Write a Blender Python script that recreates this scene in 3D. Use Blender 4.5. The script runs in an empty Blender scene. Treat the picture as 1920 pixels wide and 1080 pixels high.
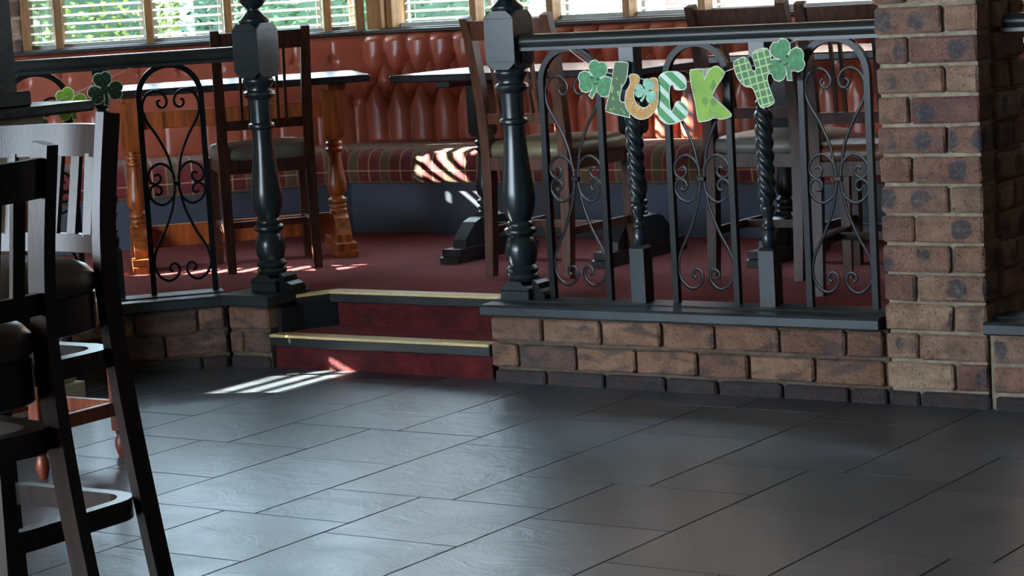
import bpy, bmesh, math, random
from math import sin, cos, pi, radians, atan2, hypot, sqrt
from mathutils import Vector, Matrix

random.seed(7)
S = bpy.context.scene
COL = S.collection
D = bpy.data

# ---------------------------------------------------------------- camera
cam_d = D.cameras.new('camera')
cam_d.sensor_fit = 'HORIZONTAL'
cam_d.sensor_width = 36.0
cam_d.lens = 4431.2 / 1920 * 36.0
cam_d.clip_start = 0.05
cam_d.clip_end = 200
cam = D.objects.new('camera', cam_d)
COL.objects.link(cam)
cam.matrix_world = Matrix(((0.82554261, -0.02485133, 0.56379235, 4.448277),
                           (0.56116538, 0.14196329, -0.81543843, -6.292490),
                           (-0.05977309, 0.98955992, 0.13114245, 1.325778),
                           (0, 0, 0, 1)))
S.camera = cam

# ---------------------------------------------------------------- world, sun, daylight, exposure
W = D.worlds.new('sky'); S.world = W; W.use_nodes = True
wn = W.node_tree.nodes; wn.clear()
bg = wn.new('ShaderNodeBackground'); wo = wn.new('ShaderNodeOutputWorld')
bg.inputs[0].default_value = (0.68, 0.84, 1.0, 1); bg.inputs[1].default_value = 23.0
W.node_tree.links.new(bg.outputs[0], wo.inputs[0])

SUN_DIR = Vector((1.0, 0.38, -0.45)).normalized()
sun_d = D.lights.new('sun', 'SUN'); sun_d.energy = 110.0; sun_d.angle = radians(0.3); sun_d.color = (1.0, 0.93, 0.80)
sun = D.objects.new('sun', sun_d); COL.objects.link(sun)
sun.rotation_euler = (-SUN_DIR).to_track_quat('Z', 'Y').to_euler()
sun.location = (-12, -4, 7)

def area(name, loc, aim, sx, sy, energy, color, portal=False):
    a = D.lights.new(name, 'AREA'); a.shape = 'RECTANGLE'; a.size = sx; a.size_y = sy
    a.energy = energy; a.color = color
    if portal: a.cycles.is_portal = True
    o = D.objects.new(name, a); COL.objects.link(o); o.location = loc
    o.rotation_euler = (Vector(loc) - Vector(aim)).to_track_quat('Z', 'Y').to_euler()
    return o
area('daylight_front_windows', (-1.2, -8.42, 1.55), (-1.2, 0, 1.45), 4.2, 1.5, 70, (0.80, 0.91, 1.0))
area('daylight_side_windows', (-3.52, -6.85, 1.55), (3, -6.85, 1.45), 1.9, 1.25, 70, (0.80, 0.91, 1.0))
area('window_portal_main', (-0.4, 2.52, 1.65), (-0.4, 0, 1.65), 3.8, 1.15, 1, (1, 1, 1), True)
area('window_portal_angled', (-2.94, 1.94, 1.65), (-1.94, 0.94, 1.65), 1.75, 1.15, 1, (1, 1, 1), True)

vs = S.view_settings
vs.view_transform = 'Standard'; vs.look = 'None'; vs.exposure = 0.28; vs.gamma = 1.0; vs.use_curve_mapping = False
S.display_settings.display_device = 'sRGB'
S.cycles.sample_clamp_indirect = 6.0
S.cycles.caustics_reflective = False
S.cycles.caustics_refractive = False

# ---------------------------------------------------------------- mesh helpers
class MB:
    def __init__(s): s.v = []; s.f = []
    def add(s, vs, fs):
        n = len(s.v); s.v += [tuple(p) for p in vs]; s.f += [tuple(i + n for i in q) for q in fs]; return s
    def box(s, x0, x1, y0, y1, z0, z1, ch=0.0, rz=0, org=(0, 0)):
        c = ((x0 + x1) / 2, (y0 + y1) / 2, (z0 + z1) / 2); h = (abs(x1 - x0) / 2, abs(y1 - y0) / 2, abs(z1 - z0) / 2)
        if ch <= 0:
            P = [(c[0] + sx * h[0], c[1] + sy * h[1], c[2] + sz * h[2]) for sx in (-1, 1) for sy in (-1, 1) for sz in (-1, 1)]
            F = [(0, 1, 3, 2), (4, 6, 7, 5), (0, 4, 5, 1), (2, 3, 7, 6), (0, 2, 6, 4), (1, 5, 7, 3)]
        else:
            ch = min(ch, min(h) * 0.95)
            P = []; idx = {}
            for sx in (-1, 1):
                for sy in (-1, 1):
                    for sz in (-1, 1):
                        for a in range(3):
                            q = [h[0] - ch, h[1] - ch, h[2] - ch]; q[a] = h[a]
                            idx[(sx, sy, sz, a)] = len(P)
                            P.append((c[0] + sx * q[0], c[1] + sy * q[1], c[2] + sz * q[2]))
            F = []
            for a in range(3):
                b, d = [i for i in range(3) if i != a]
                for sg in (-1, 1):
                    q = []
                    for sb, sd in ((-1, -1), (1, -1), (1, 1), (-1, 1)):
                        k = [0, 0, 0]; k[a] = sg; k[b] = sb; k[d] = sd; q.append(idx[(k[0], k[1], k[2], a)])
                    F.append(tuple(q))
            for a in range(3):
                b, d = [i for i in range(3) if i != a]
                for sb in (-1, 1):
                    for sd in (-1, 1):
                        k0 = [0, 0, 0]; k0[a] = -1; k0[b] = sb; k0[d] = sd
                        k1 = list(k0); k1[a] = 1
                        F.append((idx[(*k0, b)], idx[(*k1, b)], idx[(*k1, d)], idx[(*k0, d)]))
            for sx in (-1, 1):
                for sy in (-1, 1):
                    for sz in (-1, 1):
                        F.append(tuple(idx[(sx, sy, sz, a)] for a in range(3)))
        if rz:
            P = [(org[0] + (x - org[0]) * cos(rz) - (y - org[1]) * sin(rz), org[1] + (x - org[0]) * sin(rz) + (y - org[1]) * cos(rz), z) for x, y, z in P]
        return s.add(P, F)
    def rings(s, R, cap=True):
        n = len(R[0]); P = [p for r in R for p in r]; F = []
        for i in range(len(R) - 1):
            for j in range(n):
                k = (j + 1) % n
                F.append((i * n + j, i * n + k, (i + 1) * n + k, (i + 1) * n + j))
        if cap:
            F.append(tuple(range(n - 1, -1, -1))); F.append(tuple((len(R) - 1) * n + j for j in range(n)))
        return s.add(P, F)
    def lathe(s, prof, seg=20, c=(0, 0)):
        return s.rings([[(c[0] + r * cos(2 * pi * j / seg), c[1] + r * sin(2 * pi * j / seg), z) for j in range(seg)] for r, z in prof])
    def tube(s, path, r, seg=8, flat=None, up=None):
        path = [Vector(p) for p in path]; R = []; n = len(path)
        u = None
        for i, p in enumerate(path):
            t = (path[min(i + 1, n - 1)] - path[max(i - 1, 0)])
            if t.length < 1e-9: t = Vector((0, 0, 1))
            t.normalize()
            if up is not None: u = Vector(up)
            elif u is None: u = Vector((0, 0, 1)) if abs(t.z) < 0.9 else Vector((0, 1, 0))
            u = (u - t * u.dot(t)).normalized(); w = t.cross(u)
            rr = r[i] if isinstance(r, (list, tuple)) else r
            fl = flat if flat else 1.0
            if seg == 4:
                R.append([p + u * a * rr + w * b * rr * fl for a, b in ((1, 1), (1, -1), (-1, -1), (-1, 1))])
            else:
                R.append([p + u * cos(2 * pi * j / seg) * rr + w * sin(2 * pi * j / seg) * rr * fl for j in range(seg)])
        return s.rings(R)
    def prism(s, outline, y0, y1):
        n = len(outline)
        P = [(x, y0, z) for x, z in outline] + [(x, y1, z) for x, z in outline]
        F = [tuple(range(n)), tuple(range(2 * n - 1, n - 1, -1))]
        for i in range(n):
            k = (i + 1) % n; F.append((i, n + i, n + k, k))
        return s.add(P, F)
    def zprism(s, outline, z0, z1):
        n = len(outline)
        P = [(x, y, z0) for x, y in outline] + [(x, y, z1) for x, y in outline]
        F = [tuple(range(n)), tuple(range(2 * n - 1, n - 1, -1))]
        for i in range(n):
            k = (i + 1) % n; F.append((i, n + i, n + k, k))
        return s.add(P, F)
    def mesh(s, name, m, smooth=None):
        me = D.meshes.new(name); me.from_pydata(s.v, [], s.f)
        b = bmesh.new(); b.from_mesh(me); bmesh.ops.recalc_face_normals(b, faces=b.faces); b.to_mesh(me); b.free()
        if m is not None: me.materials.append(m)
        if smooth:
            me.polygons.foreach_set('use_smooth', [True] * len(me.polygons))
            me.set_sharp_from_angle(angle=radians(smooth))
        me.update(); return me
    def build(s, name, m, parent=None, smooth=None, label=None):
        return link(name, s.mesh(name, m, smooth), parent, label)

def link(name, me, parent=None, label=None, loc=None, rz=None):
    o = D.objects.new(name, me); COL.objects.link(o)
    if parent is not None: o.parent = parent
    if label: o['label'] = label
    if loc is not None: o.location = loc
    if rz is not None: o.rotation_euler = (0, 0, rz)
    return o
def tag(o, label, cat, group=None, kind=None):
    o['label'] = label
    if cat: o['category'] = cat
    if group: o['group'] = group
    if kind: o['kind'] = kind
    return o
def thing(name, label, cat, loc=(0, 0, 0), rz=0, group=None):
    o = D.objects.new(name, None); COL.objects.link(o); o.empty_display_size = 0.1
    o.location = loc; o.rotation_euler = (0, 0, rz)
    return tag(o, label, cat, group)
def struct(o): o['kind'] = 'structure'; return o
def kids(o): return [c for c in D.objects if c.parent == o]
def copy_tree(o, parent=None):
    c = o.copy(); COL.objects.link(c); c.parent = parent
    for k in kids(o): copy_tree(k, c)
    return c
def smooth_path(pts, n=6, closed=False):
    P = [Vector(p) for p in pts]; out = []; m = len(P)
    for i in range(m if closed else m - 1):
        if closed: a, b, c, d = P[(i - 1) % m], P[i], P[(i + 1) % m], P[(i + 2) % m]
        else: a, b, c, d = P[max(i - 1, 0)], P[i], P[i + 1], P[min(i + 2, m - 1)]
        for k in range(n):
            t = k / n
            out.append(0.5 * ((2 * b) + (c - a) * t + (2 * a - 5 * b + 4 * c - d) * t * t + (3 * b - a - 3 * c + d) * t ** 3))
    if not closed: out.append(P[-1])
    return out

# ---------------------------------------------------------------- materials
def lin(c):
    return tuple((x / 12.92 if x <= 0.04045 else ((x + 0.055) / 1.055) ** 2.4) for x in [v / 255 for v in c]) + (1,)
class NT:
    def __init__(s, name):
        s.m = D.materials.new(name); s.m.use_nodes = True; s.t = s.m.node_tree; s.t.nodes.clear()
        s.b = s.n('ShaderNodeBsdfPrincipled'); o = s.n('ShaderNodeOutputMaterial'); s.l(s.b.outputs[0], o.inputs[0]); s.out = o
    def n(s, t, **k):
        q = s.t.nodes.new(t)
        for a, v in k.items(): setattr(q, a, v)
        return q
    def l(s, a, b): s.t.links.new(a, b)
    def coord(s, kind='Object', scale=None):
        c = s.n('ShaderNodeTexCoord'); o = c.outputs[kind]
        if scale:
            mp = s.n('ShaderNodeMapping'); s.l(o, mp.inputs[0]); mp.inputs['Scale'].default_value = scale; o = mp.outputs[0]
        return o
    def noise(s, scale, vec=None, detail=4, rough=0.55, dist=0):
        q = s.n('ShaderNodeTexNoise'); q.inputs['Scale'].default_value = scale; q.inputs['Detail'].default_value = detail
        q.inputs['Roughness'].default_value = rough; q.inputs['Distortion'].default_value = dist
        if vec is not None: s.l(vec, q.inputs['Vector'])
        return q.outputs['Fac']
    def ramp(s, fac, stops):
        r = s.n('ShaderNodeValToRGB'); s.l(fac, r.inputs[0]); e = r.color_ramp.elements
        while len(e) < len(stops): e.new(0.5)
        for k, (p, c) in enumerate(stops):
            e[k].position = p; e[k].color = c if len(c) == 4 else (*c, 1)
        return r.outputs[0]
    def mix(s, fac, a, b, mode='MIX'):
        q = s.n('ShaderNodeMix', data_type='RGBA', blend_type=mode)
        if isinstance(fac, (int, float)): q.inputs[0].default_value = fac
        else: s.l(fac, q.inputs[0])
        for k, x in ((6, a), (7, b)):
            if isinstance(x, tuple): q.inputs[k].default_value = x
            else: s.l(x, q.inputs[k])
        return q.outputs[2]
    def math(s, op, a, b=None, clamp=False):
        q = s.n('ShaderNodeMath', operation=op); q.use_clamp = clamp
        for k, x in ((0, a), (1, b)):
            if x is None: continue
            if isinstance(x, (int, float)): q.inputs[k].default_value = x
            else: s.l(x, q.inputs[k])
        return q.outputs[0]
    def sep(s, v):
        q = s.n('ShaderNodeSeparateXYZ'); s.l(v, q.inputs[0]); return q.outputs
    def rand(s): return s.n('ShaderNodeObjectInfo').outputs['Random']
    def base(s, c):
        if isinstance(c, tuple): s.b.inputs['Base Color'].default_value = c
        else: s.l(c, s.b.inputs['Base Color'])
        return s
    def rough(s, r):
        if isinstance(r, (int, float)): s.b.inputs['Roughness'].default_value = r
        else: s.l(r, s.b.inputs['Roughness'])
        return s
    def bump(s, h, strength=0.3, dist=0.01):
        q = s.n('ShaderNodeBump'); q.inputs['Strength'].default_value = strength; q.inputs['Distance'].default_value = dist
        s.l(h, q.inputs['Height']); s.l(q.outputs[0], s.b.inputs['Normal']); return s
    def set(s, **k):
        for a, v in k.items(): s.b.inputs[a.replace('_', ' ')].default_value = v
        return s

def simple(name, c, rough=0.5, var=0.12, nscale=12, bump=0.0, bscale=60, stretch=None, **k):
    t = NT(name); v = t.coord('Object', stretch) if stretch else t.coord()
    c = lin(c); d = tuple(x * (1 - var * 2.2) for x in c[:3]) + (1,); e = tuple(min(1, x * (1 + var * 2.2)) for x in c[:3]) + (1,)
    t.base(t.ramp(t.noise(nscale, v), [(0.3, d), (0.7, e)])).rough(rough)
    if bump: t.bump(t.noise(bscale, v), bump, 0.004)
    if k: t.set(**k)
    return t.m

M = {}
M['black_paint'] = simple('black_gloss_paint', (30, 38, 42), 0.27, 0.10, 9, 0.06, 30)
M['iron'] = simple('wrought_iron_paint', (17, 19, 21), 0.3, 0.1, 20, 0.06, 60)
M['iron'].node_tree.nodes['Principled BSDF'].inputs['Specular IOR Level'].default_value = 0.22
M['ledge'] = simple('ledge_paint', (40, 48, 52), 0.42, 0.16, 7, 0.35, 30)
M['rail'] = simple('handrail_paint', (38, 42, 41), 0.36, 0.12, 9, 0.06, 30)
M['dark_wood'] = simple('dark_stained_wood', (58, 31, 20), 0.36, 0.3, 5, 0.1, 30, (14, 14, 1.2))
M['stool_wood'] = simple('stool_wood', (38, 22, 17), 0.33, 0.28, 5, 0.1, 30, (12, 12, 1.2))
M['dark_wood'].node_tree.nodes['Principled BSDF'].inputs['Specular IOR Level'].default_value = 0.35
M['stool_wood'].node_tree.nodes['Principled BSDF'].inputs['Specular IOR Level'].default_value = 0.35
M['chair_wood'] = simple('chair_wood', (84, 48, 32), 0.34, 0.28, 5, 0.1, 30, (14, 14, 1.2))
M['oak'] = simple('orange_oak', (150, 78, 34), 0.34, 0.28, 4, 0.12, 30, (12, 12, 1.0))
M['red_wood'] = simple('reddish_wood', (118, 56, 32), 0.36, 0.25, 4, 0.1, 30, (12, 12, 1.0))
M['blk_wood'] = simple('black_stained_wood', (26, 26, 28), 0.33, 0.15, 6, 0.15, 40, (10, 10, 1.2))
M['top'] = simple('tabletop_laminate', (34, 33, 36), 0.22, 0.12, 8)
M['khaki'] = simple('khaki_leather', (122, 110, 82), 0.40, 0.12, 6, 0.2, 80)
M['grey_leather'] = simple('grey_leather', (104, 100, 92), 0.40, 0.12, 6, 0.2, 80)
M['brown_leather'] = simple('brown_leather', (104, 66, 46), 0.38, 0.15, 6, 0.2, 80)
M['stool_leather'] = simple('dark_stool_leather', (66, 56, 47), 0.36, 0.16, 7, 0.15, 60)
M['cream'] = simple('cream_paint', (170, 156, 128), 0.5, 0.08, 5)
M['beige'] = simple('beige_fabric', (172, 160, 136), 0.8, 0.08, 14, 0.3, 200)
M['kick'] = simple('blue_grey_kickboard', (58, 66, 82), 0.55, 0.08, 4)
M['frame_wood'] = simple('window_oak', (150, 106, 62), 0.45, 0.18, 5, 0.1, 30, (10, 10, 1.0))
M['trim_wood'] = simple('dark_sill_trim', (50, 44, 38), 0.5, 0.15, 6)
M['white'] = simple('white_frame', (180, 180, 176), 0.5, 0.03, 6)
M['slat'] = simple('cream_blind_slat', (206, 194, 164), 0.5, 0.04, 6)
M['slat'].node_tree.nodes['Principled BSDF'].inputs['Transmission Weight'].default_value = 0.0
M['plaster'] = simple('plaster', (150, 138, 118), 0.8, 0.06, 3)
M['panel'] = simple('dark_wall_panelling', (52, 34, 26), 0.6, 0.15, 5)
M['mortar_shade'] = simple('shaded_mortar', (96, 84, 70), 0.95, 0.16, 30, 0.6, 160)  # shade of the recessed joints put into the mortar colour
M['ceil'] = simple('ceiling_plaster', (170, 158, 138), 0.85, 0.04, 3)
M['mortar'] = simple('mortar', (154, 142, 124), 0.95, 0.14, 30, 0.6, 160)
M['grout'] = simple('dark_grout', (22, 22, 23), 0.9, 0.1, 30)
M['gold'] = simple('gold_nosing_insert', (236, 206, 146), 0.34, 0.12, 14, 0.2, 120, (3, 40, 40))
M['nosing'] = simple('black_rubber_nosing', (34, 38, 40), 0.4, 0.12, 20, 0.2, 90)
M['string'] = simple('white_string', (214, 212, 200), 0.8, 0.03, 30)
M['paper'] = simple('white_card', (226, 232, 208), 0.6, 0.03, 20)
M['green'] = simple('shamrock_green_print', (44, 130, 70), 0.5, 0.22, 60)
M['dkgreen'] = simple('dark_green_print', (40, 86, 44), 0.5, 0.15, 40)
M['lime'] = simple('lime_green_print', (124, 168, 40), 0.5, 0.12, 40)
M['pale'] = simple('pale_green_print', (140, 196, 166), 0.5, 0.12, 40)
M['gold_print'] = simple('gold_print', (204, 146, 66), 0.5, 0.1, 40)
M['cream_print'] = simple('cream_print', (236, 220, 176), 0.5, 0.03, 40)
M['ink'] = simple('black_ink', (20, 30, 22), 0.5, 0.05, 40)
M['grass'] = simple('lawn', (50, 70, 32), 0.9, 0.2, 3)
M['trunk'] = simple('bark', (74, 60, 46), 0.9, 0.2, 8)
M['chrome'] = simple('bright_metal', (190, 190, 186), 0.3, 0.03, 8, Metallic=0.9)

def glass_mat():
    t = NT('window_glass'); t.t.nodes.remove(t.b)
    tr = t.n('ShaderNodeBsdfTransparent'); tr.inputs[0].default_value = (0.93, 0.97, 0.96, 1)
    gl = t.n('ShaderNodeBsdfGlossy'); gl.inputs['Roughness'].default_value = 0.02
    mx = t.n('ShaderNodeMixShader'); mx.inputs[0].default_value = 0.05; t.l(tr.outputs[0], mx.inputs[1]); t.l(gl.outputs[0], mx.inputs[2])
    t.l(mx.outputs[0], t.out.inputs[0]); return t.m
M['glass'] = glass_mat()

def slate():
    t = NT('slate_floor_tile'); v = t.coord('Object'); r = t.rand()
    off = t.n('ShaderNodeVectorMath', operation='ADD'); t.l(v, off.inputs[0])
    cb = t.n('ShaderNodeCombineXYZ'); t.l(t.math('MULTIPLY', r, 37.0), cb.inputs[0]); t.l(t.math('MULTIPLY', r, 91.0), cb.inputs[1]); t.l(cb.outputs[0], off.inputs[1])
    o = off.outputs[0]
    n1 = t.noise(5, o, 6, 0.6, 0.6); n2 = t.noise(38, o, 5, 0.65); n3 = t.noise(3.2, o, 4, 0.5, 1.6)
    c = t.ramp(n1, [(0.28, lin((58, 66, 76))), (0.5, lin((76, 84, 94))), (0.75, lin((98, 103, 108)))])
    c = t.mix(t.math('MULTIPLY', t.ramp(n3, [(0.52, (0, 0, 0)), (0.7, (1, 1, 1))]), 0.35), c, lin((92, 84, 70)))
    br = t.math('ADD', t.math('MULTIPLY', r, 0.55), 0.62)
    cc = t.n('ShaderNodeVectorMath', operation='SCALE'); t.l(c, cc.inputs[0]); t.l(br, cc.inputs['Scale'])
    nk = t.noise(2.6, o, 5, 0.7, 0.8)
    ck = t.math('SUBTRACT', 1.0, t.math('MULTIPLY', t.math('ABSOLUTE', t.math('SUBTRACT', nk, 0.5)), 210.0), True)
    ck = t.math('MULTIPLY', ck, t.ramp(t.noise(2.0, o, 1), [(0.56, (0, 0, 0)), (0.62, (1, 1, 1))]))
    t.base(t.mix(t.math('MULTIPLY', ck, 0.75), cc.outputs[0], lin((26, 27, 30))))
    t.rough(t.math('ADD', t.math('MULTIPLY', n1, 0.20), 0.27))
    # cleft ridges
    st = t.n('ShaderNodeMapping'); t.l(o, st.inputs[0]); st.inputs['Scale'].default_value = (2.0, 3.2, 1); st.inputs['Rotation'].default_value = (0, 0, 0.5)
    w = t.noise(2.4, st.outputs[0], 5, 0.62, 1.2)
    h = t.math('ADD', t.math('MULTIPLY', w, 0.9), t.math('MULTIPLY', n2, 0.05))
    h = t.math('SUBTRACT', h, t.math('MULTIPLY', ck, 0.12))
    t.bump(h, 0.33, 0.012); t.set(Specular_IOR_Level=0.95, Specular_Tint=(0.80, 0.89, 1.0, 1)); return t.m
M['slate'] = slate()

def brick_mat(name, warm, flash=0.5, spots=0.0):
    t = NT(name); v = t.coord('Object'); r = t.rand()
    off = t.n('ShaderNodeVectorMath', operation='ADD'); t.l(v, off.inputs[0])
    cb = t.n('ShaderNodeCombineXYZ'); t.l(t.math('MULTIPLY', r, 53.0), cb.inputs[0]); t.l(t.math('MULTIPLY', r, 29.0), cb.inputs[2]); t.l(cb.outputs[0], off.inputs[1])
    o = off.outputs[0]
    base = t.ramp(r, warm)
    n1 = t.noise(16, o, 4, 0.6); n2 = t.noise(150, o, 4, 0.7)
    base = t.mix(t.ramp(n1, [(0.35, (0, 0, 0)), (0.7, (1, 1, 1))]), base, t.mix(0.55, base, lin((96, 60, 44))))
    # fire-flashed dark clouds
    m1 = t.n('ShaderNodeMapping'); t.l(o, m1.inputs[0]); m1.inputs['Scale'].default_value = (.7, 1, 2.0)
    fl = t.ramp(t.noise(13, m1.outputs[0], 2, 0.4, 0.4), [(0.48, (0, 0, 0)), (0.60, (1, 1, 1))])
    base = t.mix(t.math('MULTIPLY', fl, flash), base, lin((74, 70, 72)))
    if spots:
        x, y, z = t.sep(v)
        a = t.math('ABSOLUTE', t.math('SINE', t.math('ADD', t.math('MULTIPLY', x, 29.2), t.math('MULTIPLY', r, 1.2))))
        b = t.math('SUBTRACT', 1.05, t.math('POWER', t.math('MULTIPLY', t.math('ABSOLUTE', z), 25.0), 3.0))
        sp = t.math('MULTIPLY', a, b); sp = t.math('ADD', sp, t.math('MULTIPLY', t.math('SUBTRACT', n1, 0.5), 0.9))
        sp = t.math('MULTIPLY', t.ramp(sp, [(0.60, (0, 0, 0)), (0.82, (1, 1, 1))]), t.ramp(t.noise(8, o, 1), [(0.40, (0, 0, 0)), (0.52, (1, 1, 1))]))
        on = t.math('GREATER_THAN', t.math('FRACT', t.math('MULTIPLY', r, 17.3)), 0.28)
        base = t.mix(t.math('MULTIPLY', t.math('MULTIPLY', sp, on), spots), base, t.mix(t.ramp(t.noise(60, o, 3), [(0.5, (0, 0, 0)), (0.75, (1, 1, 1))]), lin((66, 70, 78)), lin((118, 122, 124))))
    pit = t.ramp(n2, [(0.35, (1, 1, 1)), (0.43, (0, 0, 0))])
    base = t.mix(t.math('MULTIPLY', pit, 0.7), base, lin((44, 34, 30)))
    t.base(base).rough(0.85)
    n4 = t.noise(48, o, 4, 0.65)
    t.bump(t.math('ADD', t.math('MULTIPLY', n2, 0.55), t.math('ADD', t.math('MULTIPLY', n1, 0.5), t.math('MULTIPLY', n4, 0.9))), 1.0, 0.012); return t.m
WARM = [(0.0, lin((142, 104, 88))), (0.25, lin((160, 122, 100))), (0.5, lin((122, 96, 88))), (0.75, lin((174, 136, 110))), (1.0, lin((148, 106, 90)))]
PILL = [(0.0, lin((150, 108, 94))), (0.14, lin((208, 176, 146))), (0.26, lin((140, 98, 90))), (0.40, lin((176, 136, 114))), (0.54, lin((136, 94, 82))), (0.68, lin((214, 182, 152))), (0.82, lin((144, 100, 92))), (1.0, lin((196, 160, 132)))]
M['brick'] = brick_mat('multi_brown_brick', WARM, 0.65)
M['brick_pillar'] = brick_mat('pillar_brick', PILL, 0.3, 0.8)
M['brick_black'] = brick_mat('blackened_brick', [(0.0, lin((46, 48, 54))), (1.0, lin((60, 60, 64)))], 0.5)

def leather():
    t = NT('oxblood_leather'); v = t.coord()
    n1 = t.noise(5, v, 3); n2 = t.noise(240, v, 2)
    t.base(t.ramp(n1, [(0.3, lin((148, 70, 52))), (0.7, lin((172, 88, 66)))])).rough(t.math('ADD', t.math('MULTIPLY', n1, 0.12), 0.30))
    t.bump(n2, 0.08, 0.002); t.set(Coat_Weight=0.15, Coat_Roughness=0.25); return t.m
M['leather'] = leather()

def tartan():
    t = NT('tartan_cloth'); x, y, z = t.sep(t.coord('Generated' if False else 'Object'))
    def band(u, period, c, w, soft=0.08):
        f = t.math('FRACT', t.math('ADD', t.math('DIVIDE', u, period), 0.5 - c))
        d = t.math('ABSOLUTE', t.math('SUBTRACT', f, 0.5))
        return t.math('LESS_THAN', d, w)
    P = 0.172
    s = t.math('SUBTRACT', y, z)       # runs over the seat top and down its front
    col = lin((104, 34, 38))
    n = t.noise(30, t.coord(), 2)
    col = t.ramp(n, [(0.3, lin((92, 26, 32))), (0.7, lin((118, 40, 44)))])
    for u, off in ((x, 0.0), (s, 0.37)):
        col = t.mix(t.math('MULTIPLY', band(u, P, 0.5 + off, 0.17), 0.45), col, lin((150, 132, 92)))
        col = t.mix(t.math('MULTIPLY', band(u, P, 0.5 + off, 0.12), 0.75), col, lin((74, 66, 48)))
        col = t.mix(t.math('MULTIPLY', band(u, P, 0.0 + off, 0.018), 0.65), col, lin((196, 168, 120)))
    t.base(col).rough(0.9)
    t.bump(t.noise(500, t.coord(), 2), 0.3, 0.002)
    t.set(Sheen_Weight=0.15); return t.m
M['tartan'] = tartan()

def carpet():
    t = NT('maroon_carpet'); v = t.coord('Object', (1, 1, 1))
    w = t.n('ShaderNodeMapping'); t.l(v, w.inputs[0]); w.inputs['Rotation'].default_value = (0, 0, -0.25); w.inputs['Scale'].default_value = (6, 30, 6)
    n1 = t.noise(2.5, w.outputs[0], 4, 0.6); n2 = t.noise(260, v, 2, 0.7); n3 = t.noise(4, v, 3)
    c = t.ramp(n1, [(0.32, lin((40, 6, 11))), (0.5, lin((96, 17, 23))), (0.7, lin((138, 38, 40)))])
    c = t.mix(t.math('MULTIPLY', n3, 0.4), c, lin((74, 18, 26)))
    c = t.mix(t.math('MULTIPLY', t.ramp(n2, [(0.35, (1, 1, 1)), (0.55, (0, 0, 0))]), 0.5), c, lin((54, 18, 24)))
    t.base(c).rough(0.95); t.bump(t.math('ADD', n2, t.math('MULTIPLY', n1, 0.7)), 1.0, 0.008); t.set(Sheen_Weight=0.55, Sheen_Roughness=0.35, Sheen_Tint=(0.95, 0.20, 0.20, 1)); return t.m
M['carpet'] = carpet()

def print_mat(name, a, b, kind, scale, rot=0.0, fac=(0.45, 0.5)):
    t = NT(name); v = t.coord('Object')
    mp = t.n('ShaderNodeMapping'); t.l(v, mp.inputs[0]); mp.inputs['Rotation'].default_value = (0, rot, 0)
    if kind == 'dots':
        q = t.n('ShaderNodeTexVoronoi'); q.inputs['Scale'].default_value = scale; q.inputs['Randomness'].default_value = 0.75; t.l(mp.outputs[0], q.inputs['Vector'])
        f = t.ramp(q.outputs['Distance'], [(fac[0], (1, 1, 1)), (fac[1], (0, 0, 0))])
    elif kind == 'stripe':
        x, y, z = t.sep(mp.outputs[0]); f = t.math('GREATER_THAN', t.math('FRACT', t.math('MULTIPLY', x, scale)), fac[0])
    else:
        x, y, z = t.sep(mp.outputs[0])
        f = t.math('MAXIMUM', t.math('GREATER_THAN', t.math('FRACT', t.math('MULTIPLY', x, scale)), fac[0]), t.math('GREATER_THAN', t.math('FRACT', t.math('MULTIPLY', z, scale)), fac[0]))
    n = t.noise(14, v, 3)
    ca = t.ramp(n, [(0.3, tuple(x * 0.8 for x in lin(a)[:3]) + (1,)), (0.7, tuple(min(1, x * 1.2) for x in lin(a)[:3]) + (1,))])
    t.base(t.mix(f, ca, lin(b))).rough(0.5); return t.m
M['print_L'] = print_mat('clover_dot_print', (52, 92, 42), (128, 176, 74), 'dots', 62, 0, (0.30, 0.38))
M['print_C'] = print_mat('green_stripe_print', (74, 150, 88), (214, 234, 218), 'stripe', 26, 0.85, (0.58, 0))
M['print_K'] = print_mat('lime_dot_print', (134, 178, 40), (96, 146, 40), 'dots', 28, 0, (0.32, 0.36))
M['print_Y'] = print_mat('green_grid_print', (62, 116, 52), (172, 212, 130), 'grid', 44, 0.22, (0.80, 0))
M['print_plaid'] = print_mat('green_plaid_print', (48, 84, 48), (20, 40, 24), 'grid', 58, 0.5, (0.5, 0))

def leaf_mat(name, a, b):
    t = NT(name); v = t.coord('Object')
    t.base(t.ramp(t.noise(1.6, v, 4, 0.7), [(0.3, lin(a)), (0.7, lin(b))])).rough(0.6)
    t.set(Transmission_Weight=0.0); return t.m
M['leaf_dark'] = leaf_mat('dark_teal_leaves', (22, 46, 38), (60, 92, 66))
M['leaf_mid'] = leaf_mat('green_leaves', (32, 54, 28), (78, 102, 56))
M['leaf_sunlit'] = leaf_mat('sunlit_leaves', (66, 84, 22), (120, 128, 48))  # sunlight on the foliage put into this leaf colour
M['house_brick'] = simple('pink_house_brick', (120, 92, 84), 0.9, 0.1, 10)
M['pane_dark'] = simple('dark_house_pane', (120, 140, 150), 0.15, 0.1, 4)

# ================================================================= THE ROOM SHELL
PZ = 0.24                                     # raised seating area level
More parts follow.
